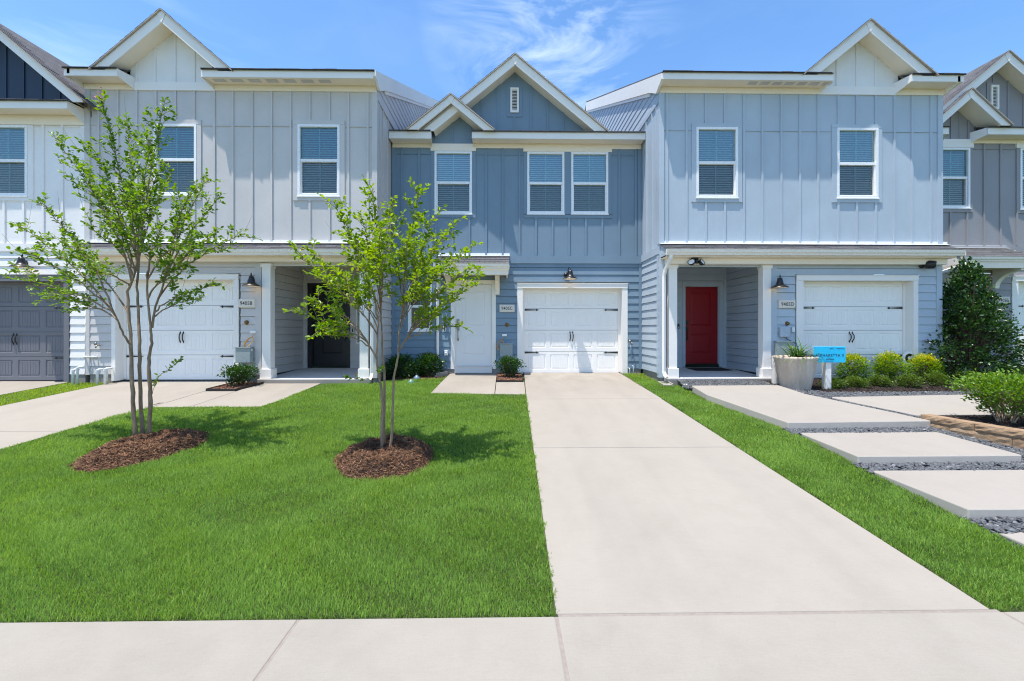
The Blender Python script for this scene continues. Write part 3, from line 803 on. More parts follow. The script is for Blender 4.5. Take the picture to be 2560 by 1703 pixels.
def build_B():
    global PORCH_HOLE, PORCH_EXTRA
    xl, xr = -9.02, -2.79
    h, F, mx, span = house_BD(xl, xr, -1, 'b_wall', 'B', 'pale grey townhouse with a white garage door and a charcoal front door')
    w1, t1 = (-7.565, -6.655, 3.97, 5.505), (-7.66, -6.56, 3.87, 5.60); w2, t2 = (-4.492, -3.587, 3.965, 5.515), (-4.59, -3.48, 3.868, 5.61)
    bat = [-8.743, -8.337, -7.935, -7.528, -7.115, -6.712, -6.285, -5.888, -5.475, -5.059, -4.648, -4.236, -3.816, -3.403, -2.985]
    body(h, xl, xr, 'b_wall', bat, [(w1, t1, 4.745), (w2, t2, 4.745)], 5.476, 1, 6.236)
    eave(h, -9.155, -8.06, -9.03, -7.971, 6.345, 6.50, YD - .33, YD, 6.232)
    eave(h, -6.343, xr + .02, -6.262, xr + .005, 6.345, 6.50, YD - .33, YD, 6.232, vents=(7, -6.18, .37, .25))
    gb, sl, off = gable_roof(h, -7.155, 7.735, 1.45, 6.49, YD - .33, YD, 14.0)
    gable_wall(gb, -8.075, -6.33, 6.40, -7.155, 7.735 - off + .02, sl, YD - .003, 'gable_white', [-7.93, -7.545, -7.12, -6.712])
    t = MB(); t.box(-7.968, -6.265, YD - .031, YD + .004, 6.225, 6.40); t.build('frieze_board', 'white', gb)
    main_roof(h, -9.17, xr + .05, 6.53, YD - .33, .459, 17.5, gap=(-8.07, -6.335), Yw=YD)
    side_gable(h, xr, 1, 'b_wall'); side_gable(h, xl, -1, 'b_wall')
    po = pent_roof(h, -9.10, -2.81, 2.975, YD, 2.745, YD - .40, endmat='b_wall')
    b = MB(); b.box(-9.0, -2.84, YD - .16, YD + .02, 2.525, 2.62); b.box(-9.06, -2.82, YD - .30, YD + .02, 2.622, 2.655); b.build('beam', 'cream', po)
    PORCH_HOLE = (-5.18, -4.08, 0, 2.29); PORCH_EXTRA = [(-3.89, -3.74, .74, 2.14)]
    porch(h, -5.30, -2.92, 'b_wall', -5.245, -3.15)
    panel_door(h, -5.055, -4.17, .15, 2.20, YB, .05, 'charcoal', [(-4.84, -4.32, 1.15, 2.03), (-4.84, -4.32, .437, .94)], 'black', 1, (-5.185, -4.075, .05, 2.295), 'charcoal')
    # slim sidelight window
    s = MB(); FB = front(YB)
    for a, b_, c, d in ((-3.92, -3.88, .70, 2.18), (-3.75, -3.71, .70, 2.18), (-3.88, -3.75, 2.13, 2.18), (-3.88, -3.75, .70, .75)): fbox(s, FB, a, b_, -.02, .025, c, d)
    so = s.build('window', 'white', h); g = MB(); sheet(g, FB, -3.88, -3.75, .75, 2.13, d=-.01); g.build('pane', 'glass_low', so)
    k = MB(); fbox(k, FB, -3.90, -3.73, -.30, -.2, .7, 2.2); k.build('room_recess', 'dark', so)
    cb = MB(); cb.box(-2.919, -2.778, YD - .012, YD + .10, .02, 2.62); cb.build('corner_board', 'b_wall', h)
    lo = MB(); hole = [(-8.44, -5.72, -.1, 2.29)]
    lap(lo, F, -8.95, -5.33, .10, 2.53, hole); fbox(lo, F, -5.40, -5.27, -.02, .024, .10, 2.524); fbox(lo, F, -9.01, -8.925, -.02, .024, .10, 2.53); lo.build('lower_siding', 'b_wall', h)
    garage_trim(h, -8.46, -5.755, 2.258, -8.375, -5.86, 2.155, YD, REC, 'white', z0=-.03)
    garage_door(h, -8.345, -5.90, 2.125, YD, REC, 'white_door', [1.608, 1.06, .515, -.03], z0=-.05)
    f = MB(); f.box(-8.93, -8.46, YD - .004, YD + .1, -.2, .098); f.build('foundation', 'conc_grey', h)
    f = MB(); f.box(-5.755, -5.30, YD - .004, YD + .1, -.2, .098); f.build('foundation', 'conc_grey', h)
    f = MB(); f.box(xr - .1, xr - .012, YD + .02, YC - .01, -.2, .10); f.build('foundation', 'conc_grey', h)
    d = MB(); X = -2.865; Y = YD - .12
    d.tube([(-2.89, YD - .37, 2.64), (-2.89, YD - .36, 2.56), (X, YD - .16, 2.34), (X, Y, 2.22), (X, Y, .14), (X - .005, Y - .03, .06), (X - .02, Y - .10, .0)], .040, 4); d.build('downspout', 'white', h)
    return h
HB = build_B(); rear_light_block(HB, -9.02, -2.79, 'b_wall')

# ------------------------------------------------------------------ middle slate-blue house
def bracket_mesh(x0, w, Yw, ztop, depth, drop, curved=True):
    """knee bracket: wall leg and quarter-round underside"""
    b = MB(); pr = [(Yw - .004, ztop), (Yw - .004, ztop - drop), (Yw - .05, ztop - drop)]
    n = 8
    for k in range(n + 1):
        a = math.pi / 2 * k / n
        if curved: pr.append((Yw - .06 - (depth - .06) * (1 - math.cos(a)), ztop - drop + .02 + (drop - .10) * math.sin(a)))
    pr += [(Yw - depth, ztop - .06), (Yw - depth, ztop)]
    b.prism(pr, lambda p, q, a: (a, p, q), x0, x0 + w)
    return b

def gable_vent(parent, x0, x1, z0, z1, Y, tr, wallmat):
    v = MB(); fn = front(Y)
    for a, b, c, d in ((x0, x0 + .045, z0, z1), (x1 - .045, x1, z0, z1), (x0 + .045, x1 - .045, z1 - .05, z1), (x0 + .045, x1 - .045, z0, z0 + .05)): fbox(v, fn, a, b, -.004, .05, c, d)
    z = z0 + .06
    while z < z1 - .06:
        v.prism([(.008, z + .028), (.04, z), (.044, z + .004), (.012, z + .032)], lambda p, q, a: fn(a, p, q), x0 + .045, x1 - .045); z += .036
    o = v.build('gable_vent', 'white', parent)
    t = MB(); a, b, c, d = tr
    fbox(t, fn, a, x0 - .001, -.004, .02, c, d); fbox(t, fn, x1 + .001, b, -.004, .02, c, d); fbox(t, fn, x0 - .001, x1 + .001, -.004, .02, c, z0 - .001); fbox(t, fn, x0 - .001, x1 + .001, -.004, .02, z1 + .001, d)
    t.build('vent_trim', wallmat, o)
    k = MB(); sheet(k, fn, x0 + .045, x1 - .045, z0 + .05, z1 - .05, d=.004); k.build('vent_back', 'dark', o)
    return o

def build_C():
    xl, xr = -2.775, 3.372
    h = thing('townhouse', (.3, YC, 0), 'slate blue townhouse set back between the grey and light blue houses', 'house', 'townhouses in the terrace row', world=True)
    F = front(YC)
    w1, t1 = (-1.73, -.814, 3.912, 5.443), (-1.819, -.72, 3.821, 5.443)
    w2, w3 = (.541, 1.455, 3.92, 5.446), (1.625, 2.538, 3.925, 5.446)
    big = (.454, 2.621, 3.826, 5.446)
    u = MB(); sheet(u, F, xl, xr, 2.88, 5.62, [w1, w2, w3])
    ub = [-2.529, -2.107, -.468, -.062, .352, 2.811, 3.221]; lb = [-2.529, -2.107, -1.70, -1.29, -.878, -.468, -.062, .352, .756, 1.164, 1.572, 1.984, 2.394, 2.811, 3.221]
    th = [t1, big, (-1.83, -.70, 5.44, 5.65), (.44, 2.64, 5.44, 5.65)]
    battens(u, F, lb, 2.90, 5.535, th); zjoint(u, F, xl + .05, xr - .05, 5.37, ub, th)
    fbox(u, F, xl + .0, xl + .10, -.01, .02, 2.90, 5.53); fbox(u, F, xr - .10, xr - .0, -.01, .02, 2.90, 5.53)
    u.build('upper_siding', 'c_wall', h)
    wa = window(h, *w1, YC, 4.68, t1, 'c_wall', header=1, up='glass_bright')
    wb = window(h, *w2, YC, 4.68, up='glass_bright'); wc = window(h, *w3, YC, 4.68, up='glass_bright')
    t = MB(); D = .022
    fbox(t, F, big[0], w2[0] - .001, -.004, D, w2[2], 5.446); fbox(t, F, w2[1] + .001, w3[0] - .001, -.004, D, w2[2], 5.446); fbox(t, F, w3[1] + .001, big[1], -.004, D, w2[2], 5.446); fbox(t, F, big[0], big[1], -.004, D + .002, big[2], w2[2] - .026)
    t.build('window_trim', 'c_wall', wb)
    hd = MB(); fbox(hd, F, -1.825, -.715, -.004, .037, 5.448, 5.626); hd.build('header_board', 'cream', wa)
    hd = MB(); fbox(hd, F, .445, 2.63, -.004, .037, 5.448, 5.60); hd.build('header_board', 'cream', wb)
    b = MB(); fbox(b, F, xl + .003, xr - .003, -.02, .03, 2.715, 2.895); fbox(b, F, xl + .003, xr - .003, -.02, .042, 2.70, 2.716); b.build('belt_board', 'c_wall', h)
    # lower wall
    lw = (-2.375, -1.793, 1.04, 2.204)
    lo = MB(); holes = [(.31, 3.01, -.1, 2.24), (-1.32, -.24, -.1, 2.28), lw]
    lap(lo, F, xl, xr, .10, 2.70, holes); fbox(lo, F, xr - .075, xr - .002, -.01, .024, .10, 2.70); fbox(lo, F, xl + .002, xl + .075, -.01, .024, .10, 2.70)
    lo.build('lower_siding', 'c_wall', h)
    window(h, *lw, YC, 1.644, (-2.46, -1.71, .945, 2.30), 'c_wall', tilt=12, bl='blind_dim', up='glass_dark', lo='glass_dark')
    garage_trim(h, .298, 3.018, 2.205, .43, 2.885, 2.095, YC, REC, 'white')
    garage_door(h, .455, 2.865, 2.07, YC, REC, 'white_door', [1.599, 1.063, .529, -.012], z0=-.02)
    panel_door(h, -1.213, -.334, .18, 2.186, YC, .03, 'pale_door', [(-1.023, -.499, 1.169, 2.028), (-1.023, -.499, .454, .944)], 'nickel', -1, (-1.333, -.231, .108, 2.287), 'white')
    k = MB(); fbox(k, F, -1.241, -.326, -.01, .028, .015, .157); fbox(k, F, -1.25, -.316, -.01, .05, .158, .175); k.build('door_step', 'pale_door', h)
    f = MB(); f.box(xl + .02, -1.25, YC - .004, YC + .1, -.2, .098); f.build('foundation', 'conc_grey', h)
    f = MB(); f.box(-.32, .30, YC - .004, YC + .1, -.2, .098); f.build('foundation', 'conc_grey', h)
    f = MB(); f.box(3.02, xr - .02, YC - .004, YC + .1, -.2, .098); f.build('foundation', 'conc_grey', h)
    f = MB(); f.box(-1.25, -.32, YC + .001, YC + .1, -.2, .014); f.build('foundation', 'conc_grey', h)
    # eaves and gables
    Yf = YC - .33
    eave(h, -2.755, -1.761, -2.755, -1.79, 5.615, 5.79, Yf, YC, 5.528, endl=False)
    eave(h, -.795, 3.355, -.76, 3.355, 5.63, 5.795, Yf, YC, 5.528, endr=False)
    gb, sl, off = gable_roof(h, .237, 7.645, 2.215, 5.82, Yf, YC, 14.6, fas=.18)
    hv = (.044, .416, 6.305, 7.062)
    gable_wall(gb, -1.75, 2.22, 5.62, .237, 7.645 - off + .02, sl, YC - .002, 'c_wall', [-.99, -.581, -.175, .228, .631, 1.039, 1.428, 1.844], [hv])
    gable_vent(gb, .126, .334, 6.398, 7.006, YC, hv, 'c_wall')
    gs, sl2, off2 = gable_roof(h, -1.279, 6.62, 1.01, 5.80, YC - .44, YC, 13.0, fas=.15)
    gable_wall(gs, -1.785, -.775, 5.62, -1.279, 6.62 - off2 + .02, sl2, YC - .012, 'c_wall', [-1.70, -1.29, -.862])
    main_roof(h, xl + .02, xr - .02, 5.825, Yf, .44, 17.5, gap=(-1.77, -.79), Yw=YC)
    # canopy over the door
    ca = pent_roof(h, -1.63, .09, 2.915, YC, 2.585, YC - .75, name='door_canopy', wx1=.10)
    c = MB(); c.box(-1.60, .06, YC - .66, YC - .03, 2.40, 2.43); c.box(-1.61, .072, YC - .70, YC - .66, 2.335, 2.475)
    c.box(-1.60, -1.565, YC - .66, YC - .02, 2.335, 2.62); c.box(.027, .06, YC - .66, YC - .02, 2.335, 2.62); c.build('canopy_soffit', 'cream', ca)
    for X in (-1.63, .066):
        e = MB(); e.add([(X, YC - .02, 2.87), (X, YC - .72, 2.57), (X, YC - .72, 2.44), (X, YC - .02, 2.44), (X + .025, YC - .02, 2.87), (X + .025, YC - .72, 2.57), (X + .025, YC - .72, 2.44), (X + .025, YC - .02, 2.44)], [(0, 1, 2, 3), (7, 6, 5, 4), (0, 4, 5, 1), (1, 5, 6, 2), (2, 6, 7, 3), (3, 7, 4, 0)])
        e.build('canopy_end', 'white', ca)
    for X in (-1.425, -.242): bracket_mesh(X, .105, YC - .022, 2.399, .52, .47).build('bracket', 'cream', ca)
    d = MB(); X = -1.65
    d.tube([(X, YC - .70, 2.47), (X, YC - .62, 2.38), (X, YC - .12, 2.22), (X, YC - .065, 2.10), (X, YC - .065, .2), (X, YC - .10, .10), (X + .02, YC - .2, .04)], .038, 4); d.build('downspout', 'white', h)
    return h
HC = build_C(); rear_light_block(HC, -2.775, 3.372, 'c_wall')

# ------------------------------------------------------------------ left house (white, dark garage)
def build_A():
    xl, xr = -15.2, -9.03
    h = thing('townhouse', (-12, YD, 0), 'white townhouse with a dark grey garage door and a navy gable', 'house', 'townhouses in the terrace row', world=True)
    F = front(YD)
    w1, t1 = (-11.15, -10.237, 3.935, 5.45), (-11.25, -10.135, 3.835, 5.455)
    u = MB(); sheet(u, F, xl, xr, 2.88, 5.62, [w1]); lb = [-12.7, -12.29, -11.55, -11.14, -10.737, -10.33, -9.915, -9.51]
    battens(u, F, lb, 2.93, 5.47, [t1]); zjoint(u, F, xl + .1, xr - .1, 5.43, lb, [t1]); fbox(u, F, xr - .10, xr, -.01, .02, 2.90, 5.45); fbox(u, F, -10.135, -10.115, -.004, .02, 3.835, 5.45)
    u.build('upper_siding', 'a_wall', h)
    window(h, *w1, YD, 4.70, t1, 'a_wall')
    b = MB(); fbox(b, F, xl, xr - .003, -.02, .03, 2.745, 2.92); b.build('belt_board', 'a_wall', h)
    lo = MB(); lap(lo, F, xl, xr - .002, .10, 2.745, [(-12.10, -9.35, -.2, 2.22)]); lo.build('lower_siding', 'a_wall', h)
    garage_trim(h, -12.09, -9.36, 2.235, -11.98, -9.47, 2.11, YD, REC, 'grey_door', z0=-.05)
    garage_door(h, -11.95, -9.505, 2.085, YD, REC, 'grey_door', [1.576, 1.022, .479, -.04], z0=-.06)
    f = MB(); f.box(-9.36, xr, YD - .004, YD + .1, -.2, .098); f.build('foundation', 'conc_grey', h)
    Yf = YD - .33
    eave(h, -14.0, -9.085, -14.0, -9.006 - .025, 5.66, 5.815, Yf, YD, 5.462, endl=False)
    gb, sl, off = gable_roof(h, -10.95, 7.70, 2.20, 5.825, Yf, YD, 14.0, fas=.15, clip=-9.04)
    gable_wall(gb, -13.1, -8.9, 5.64, -10.95, 7.70 - off + .02, sl, YD - .002, 'navy', [-12.2, -11.82, -11.44, -11.08, -10.704, -10.33, -9.95, -9.569])
    main_roof(h, xl, xr - .02, 5.85, Yf, .44, 17.5)
    return h
HA = build_A(); rear_light_block(HA, -15.2, -9.03, 'a_wall')

# ------------------------------------------------------------------ right house (dark grey)
YE = 10.8
def build_E():
    xl, xr = 9.72, 16.2
    h = thing('townhouse', (13, YE, 0), 'dark grey townhouse half hidden behind the holly at the end of the row', 'house', 'townhouses in the terrace row', world=True)
    F = front(YE)
    w1, t1 = (11.03, 11.943, 4.20, 5.745), (10.93, 12.02, 4.095, 5.745); w2, t2 = (13.259, 14.17, 4.18, 5.745), (13.165, 14.27, 4.075, 5.745)
    u = MB(); sheet(u, F, xl, xr, 3.1, 5.98, [w1, w2]); lb = [10.2, 10.62, 11.03, 11.436, 11.877, 12.321, 12.756, 13.182, 13.6, 14.0, 14.42, 14.85]
    th = [t1, t2, (10.9, 12.05, 5.74, 6.0), (13.15, 14.3, 5.74, 6.0)]
    battens(u, F, lb, 3.24, 5.87, th); zjoint(u, F, xl + .1, xr - .1, 5.72, [b for b in lb if b < 13.2], th)
    u.build('upper_siding', 'e_wall', h)
    wa = window(h, *w1, YE, 4.985, t1, 'e_wall', header=1); wb = window(h, *w2, YE, 4.985, t2, 'e_wall', header=1)
    for a, b, w in ((10.90, 12.03, wa), (13.15, 14.3, wb)):
        hd = MB(); fbox(hd, F, a, b, -.004, .037, 5.748, 5.965 if w is wa else 5.86); hd.build('header_board', 'white', w)
    b = MB(); fbox(b, F, xl, xr, -.02, .03, 3.0, 3.22); b.build('belt_board', 'e_wall', h)
    lo = MB(); lap(lo, F, xl, xr, .10, 3.0, [(13.03, 15.8, -.1, 2.46), (11.38, 12.49, -.1, 2.53)], zref=.13); lo.build('lower_siding', 'e_wall', h)
    garage_trim(h, 13.045, 15.76, 2.44, 13.205, 15.60, 2.325, YE, REC, 'white', z0=.1)
    garage_door(h, 13.235, 15.57, 2.29, YE, REC, 'white_door', [1.72, 1.18, .64, .1], z0=.09)
    panel_door(h, 11.50, 12.38, .32, 2.38, YE, .04, 'charcoal', [(11.68, 12.2, 1.3, 2.2), (11.68, 12.2, .55, 1.05)], 'black', -1, (11.39, 12.48, .2, 2.52), 'e_wall')
    f = MB(); f.box(xl, 13.0, YE - .004, YE + .1, -.2, .098); f.build('foundation', 'conc_grey', h)
    Yf = YE - .33
    eave(h, 12.058, 16.2, 11.925, 16.2, 5.955, 6.135, Yf, YE, 5.862, endr=False)
    eave(h, 9.6, 11.064, 9.6, 11.2, 5.955, 6.125, Yf, YE, 5.862, endl=False)
    gb, sl, off = gable_roof(h, 12.578, 8.04, 2.215, 6.21, Yf, YE, 15.0, fas=.185)
    hv = (12.39, 12.76, 6.65, 7.43)
    gable_wall(gb, 10.8, 14.4, 5.95, 12.578, 8.04 - off + .02, sl, YE - .002, 'e_wall', [11.25, 11.68, 12.104, 12.56, 12.951, 13.36, 13.8], [hv])
    gable_vent(gb, 12.472, 12.679, 6.741, 7.358, YE, hv, 'e_wall')
    gs, sl2, off2 = gable_roof(h, 11.515, 7.03, 1.0, 6.15, YE - .44, YE, 13.5, fas=.16)
    gable_wall(gs, 11.05, 12.07, 5.97, 11.515, 7.03 - off2 + .02, sl2, YE - .012, 'e_wall', [11.10, 11.455, 11.905])
    main_roof(h, xl + .1, xr, 6.16, Yf, .42, 17.5, gap=(11.07, 12.05), Yw=YE)
    ca = pent_roof(h, 10.99, 13.0, 3.20, YE, 2.835, YE - .72, name='door_canopy', wx0=11.1, wx1=12.9)
    c = MB(); c.box(11.02, 12.97, YE - .62, YE - .03, 2.60, 2.64); c.box(11.0, 12.99, YE - .68, YE - .62, 2.565, 2.72); c.build('canopy_soffit', 'cream', ca)
    for X in (11.02, 12.95):
        e = MB(); e.prism([(YE - .02, 3.15), (YE - .68, 2.82), (YE - .68, 2.645), (YE - .02, 2.645)], lambda p, q, a: (a, p, q), X, X + .03)
        e.build('canopy_end', 'white', ca)
    for X in (11.16, 12.52): bracket_mesh(X, .12, YE - .022, 2.599, .62, .47).build('bracket', 'white', ca)
    d = MB(); d.tube([(11.05, YE - .68, 2.70), (11.0, YE - .62, 2.60), (10.25, YE - .14, 2.30), (10.12, YE - .07, 2.2), (10.12, YE - .07, .1)], .04, 4); d.build('downspout', 'white', h)
    return h
HE = build_E(); rear_light_block(HE, 9.72, 16.2, 'e_wall')

# ------------------------------------------------------------------ ground, paving
def ground_sheet():
    ys = [-80, -20, .3, 1.2, 2.38, 3.5, 5, 6.5, 8, 9.2, 10.3, 20, 60, 250]; xs = [-250, -40, -14, -9, -6, -3, 0, 3, 6, 9, 14, 40, 250]
    v = [(x, y, gz(y) - .045) for y in ys for x in xs]; n = len(xs)
    f = [(j * n + i, j * n + i + 1, (j + 1) * n + i + 1, (j + 1) * n + i) for j in range(len(ys) - 1) for i in range(n - 1)]
    m = MB(); m.add(v, f); return tag(m.build('ground', 'pad_green'), 'bare soil under the lawn and paving', 'ground', kind='structure')
ground_sheet()
def structure(name, mb, mat, label, cat, bevel=.006):
    o = mb.build(name, mat, None, bevel=bevel)
    if mat == 'conc_slab':       # formed sides: paler cement skin, its colour lightened further to offset their shade
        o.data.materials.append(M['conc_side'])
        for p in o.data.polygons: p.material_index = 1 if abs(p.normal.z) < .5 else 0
    return tag(o, label, cat, kind='structure')
# pavement along the bottom
m = MB(); J = .014
xs = [-9.0, -7.2, -5.15, -3.15, -1.15, .289, 2.845, 4.85, 6.85, 8.9]
for a, b in zip(xs[:-1], xs[1:]): slab(m, [(a + J / 2, .3), (b - J / 2, .3), (b - J / 2, 2.40), (a + J / 2, 2.40)], level=-.552, th=.09)
structure('sidewalk', m, 'conc_walk', 'pale concrete pavement along the bottom of the lawns', 'pavement', .008)
m = MB()
for x in xs[1:-1]: m.box(x - .010, x + .010, .3, 2.40, -.62, -.5565)
m.box(.3, 2.84, 2.395, 2.425, -.62, -.557); structure('pavement_joint', m, 'joint', 'filled joints between the pavement panels', 'pavement joint', 0)
# middle driveway
m = MB(); ex = lambda y: .289 + .0185 * (y - 2.4)
for a, b in ((2.42, 5.145), (5.157, 7.70), (7.712, YC + .18)): slab(m, [(ex(a), a), (2.80 + (a - 2.4) * .006, a), (2.80 + (b - 2.4) * .006, b), (ex(b), b)] if b < 10 else [(ex(a), a), (2.845, a), (2.85, 10.3), (2.85, b), (.46, b), (.46, 10.3)], dz=.0)
structure('driveway', m, 'conc', 'long pale concrete driveway of the middle garage', 'driveway')
m = MB(); slab(m, [(-1.43, 8.215), (-.205, 8.13), (-.205, 10.3), (-.205, YC), (-1.30, YC), (-1.355, 10.3), (-1.365, 10.05)]); slab(m, [(-.193, 8.13), (.385, 8.09), (.415, 9.30), (-.193, 9.30)])
structure('path', m, 'conc', 'concrete landing at the middle front door', 'path')
# left driveway and walk
m = MB()
for a, b in ((2.42, 5.88), (5.892, 7.5), (7.5, YD + .18)): slab(m, [(-8.46, a), (-6.005, a), (-6.005 if b < 7.4 else -5.87, b if b < 7.4 else min(b, 9.6)), (-8.46, b)], dz=0) if a < 7.4 else slab(m, [(-8.46, a), (-5.885, a), (-5.885, b), (-8.46, b)])
slab(m, [(-5.995, 7.17), (-5.99, 7.17), (-5.89, 7.50), (-5.995, 7.5)])
slab(m, [(-5.87, 7.19), (-5.26, 7.195), (-5.26, 8.42), (-5.87, 8.42)]); slab(m, [(-5.25, 7.195), (-4.09, 7.205), (-3.985, 7.70), (-3.95, 9.2), (-5.25, 9.2)])
structure('driveway', m, 'conc', 'concrete driveway and walk of the left white garage', 'driveway')
m = MB(); slab(m, [(-12.2, 2.42), (-9.47, 2.42), (-9.47, YD + .18), (-12.2, YD + .18)]); structure('driveway', m, 'conc', 'concrete driveway in front of the dark grey garage', 'driveway')
# slabs of the right-hand path
m = MB(); slab(m, [(3.90, 5.82), (5.96, 5.88), (5.80, 6.4), (5.40, 7.58), (3.60, 7.58)], dz=.105, th=.17); slab(m, [(3.60, 7.595), (5.40, 7.595), (5.42, 8.40), (3.68, 8.36)], dz=.105, th=.17)
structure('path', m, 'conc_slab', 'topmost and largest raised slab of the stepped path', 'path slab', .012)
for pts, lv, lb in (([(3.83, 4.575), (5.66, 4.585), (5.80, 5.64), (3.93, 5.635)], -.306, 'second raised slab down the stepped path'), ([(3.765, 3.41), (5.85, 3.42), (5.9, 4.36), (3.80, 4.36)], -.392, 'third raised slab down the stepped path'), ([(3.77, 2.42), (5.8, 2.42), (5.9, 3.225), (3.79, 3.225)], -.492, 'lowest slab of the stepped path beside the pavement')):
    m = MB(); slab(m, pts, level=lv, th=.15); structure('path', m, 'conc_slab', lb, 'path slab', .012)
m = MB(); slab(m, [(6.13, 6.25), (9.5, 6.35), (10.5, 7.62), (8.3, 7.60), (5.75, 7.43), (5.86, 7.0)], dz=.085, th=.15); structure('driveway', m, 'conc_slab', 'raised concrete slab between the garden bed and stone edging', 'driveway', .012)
# soil of beds (low sheets)
m = MB(); slab(m, [(3.72, 2.42), (7.5, 2.42), (8.0, 6.3), (10.5, 7.6), (10.5, 8.05), (5.4, 8.9), (5.3, 9.2), (3.9, 9.0), (3.62, 8.3)], dz=-.012, th=.03); structure('gravel_bed', m, 'gravel_base', 'gravel bed under the stepped path', 'gravel bed', 0)

# pebbles
ICO_V, ICO_F = [], []
def ico():
    t = (1 + 5 ** .5) / 2
    v = [(-1, t, 0), (1, t, 0), (-1, -t, 0), (1, -t, 0), (0, -1, t), (0, 1, t), (0, -1, -t), (0, 1, -t), (t, 0, -1), (t, 0, 1), (-t, 0, -1), (-t, 0, 1)]
    f = [(0, 11, 5), (0, 5, 1), (0, 1, 7), (0, 7, 10), (0, 10, 11), (1, 5, 9), (5, 11, 4), (11, 10, 2), (10, 7, 6), (7, 1, 8), (3, 9, 4), (3, 4, 2), (3, 2, 6), (3, 6, 8), (3, 8, 9), (4, 9, 5), (2, 4, 11), (6, 2, 10), (8, 6, 7), (9, 8, 1)]
    v = [Vector(p).normalized() for p in v]; out = list(v); nf = []; cache = {}
    def mid(a, b):
        k = (min(a, b), max(a, b))
        if k not in cache: cache[k] = len(out); out.append(((out[a] + out[b]) / 2).normalized())
        return cache[k]
    for a, b, c in f:
        x, y, z = mid(a, b), mid(b, c), mid(c, a); nf += [(a, x, z), (b, y, x), (c, z, y), (x, y, z)]
    return [tuple(p) for p in out], nf
ICO_V, ICO_F = ico()
def rot_mats(n, tilt=.4):
    a = RNG.uniform(0, 2 * np.pi, n); t = RNG.normal(0, tilt, n); p = RNG.normal(0, tilt, n)
    ca, sa, ct, st, cp, sp = np.cos(a), np.sin(a), np.cos(t), np.sin(t), np.cos(p), np.sin(p)
    Z = np.zeros((n, 3, 3)); Z[:, 0, 0] = ca; Z[:, 0, 1] = -sa; Z[:, 1, 0] = sa; Z[:, 1, 1] = ca; Z[:, 2, 2] = 1
    X = np.zeros((n, 3, 3)); X[:, 0, 0] = 1; X[:, 1, 1] = ct; X[:, 1, 2] = -st; X[:, 2, 1] = st; X[:, 2, 2] = ct
    Y = np.zeros((n, 3, 3)); Y[:, 1, 1] = 1; Y[:, 0, 0] = cp; Y[:, 0, 2] = sp; Y[:, 2, 0] = -sp; Y[:, 2, 2] = cp
    return Z @ X @ Y
def scatter(poly, dens):
    xs, ys = [p[0] for p in poly], [p[1] for p in poly]; A = (max(xs) - min(xs)) * (max(ys) - min(ys)); n = int(A * dens)
    x = RNG.uniform(min(xs), max(xs), n); y = RNG.uniform(min(ys), max(ys), n); k = inpoly(x, y, poly); return x[k], y[k]
def pebbles(polys, label, dens, size=.019, dz=.0):
    X, Y = [], []
    for p in polys:
        x, y = scatter(p, dens); X.append(x); Y.append(y)
    x, y = np.concatenate(X), np.concatenate(Y); n = len(x)
    s = RNG.uniform(.7, 1.35, (n, 3)) * size * np.array([1.15, .85, .5]); mt = rot_mats(n, .35) * s[:, None, :]
    pos = np.stack([x, y, gza(y) + dz + RNG.uniform(0, .014, n)], 1); tint = np.clip(RNG.beta(2, 2.4, n) + (RNG.random(n) > .985) * .5, 0, 1)
    o = link('gravel', inst_mesh('gravel', ICO_V, ICO_F, pos, mt, tint), 'gravel', smooth=True)
    return tag(o, label, 'gravel', kind='stuff')
pebbles([[(3.80, 5.60), (6.1, 5.60), (6.0, 5.90), (3.86, 5.86)], [(3.76, 4.34), (5.9, 4.34), (5.9, 4.61), (3.78, 4.61)], [(3.74, 3.20), (5.9, 3.20), (5.9, 3.45), (3.74, 3.45)],
         [(5.62, 4.5), (6.3, 4.4), (6.05, 5.9), (5.78, 5.7)]], 'dark slate pebbles between the stepped slabs', 1900, .021)
pebbles([[(3.55, 8.32), (5.45, 8.38), (5.55, 9.12), (3.75, 9.2)], [(5.38, 8.4), (5.44, 7.55), (5.85, 6.4), (6.0, 5.88), (6.2, 6.25), (5.88, 6.95), (5.74, 7.45), (6.3, 7.50), (8.4, 7.63), (10.4, 7.65), (10.4, 8.05), (8.6, 7.96), (6.05, 7.94), (5.68, 8.45), (5.40, 8.75)]], 'small grey pebbles along the garden bed edge and porch', 1900, .019, .05)

# mulch
def chips(name, poly, mat, label, dens, hfun=None, L=(.03, .075), W=(.005, .012), lift=.02, tilt=.35):
    x, y = scatter(poly, dens); n = len(x)
    z = gza(y) + (hfun(x, y) if hfun else 0) + RNG.uniform(0, lift, n)
    V = [(-.5, -.5, 0), (.5, -.5, 0), (.5, .5, 0), (-.5, .5, 0), (-.4, 0, .35), (.45, 0, .35)]
    F = [(0, 1, 5, 4), (4, 5, 2, 3), (0, 4, 3), (1, 2, 5)]
    ln = RNG.uniform(*L, n) * RNG.choice([.5, 1, 1.25], n, p=[.35, .5, .15]); w = RNG.uniform(*W, n); s = np.stack([ln, w, w], 1)
    mt = rot_mats(n, tilt) * s[:, None, :]
    o = link(name, inst_mesh(name, V, F, np.stack([x, y, z], 1), mt, np.clip(RNG.beta(1.1, 2.2, n) + .0, 0, 1)), mat)
    return tag(o, label, 'mulch', kind='stuff')
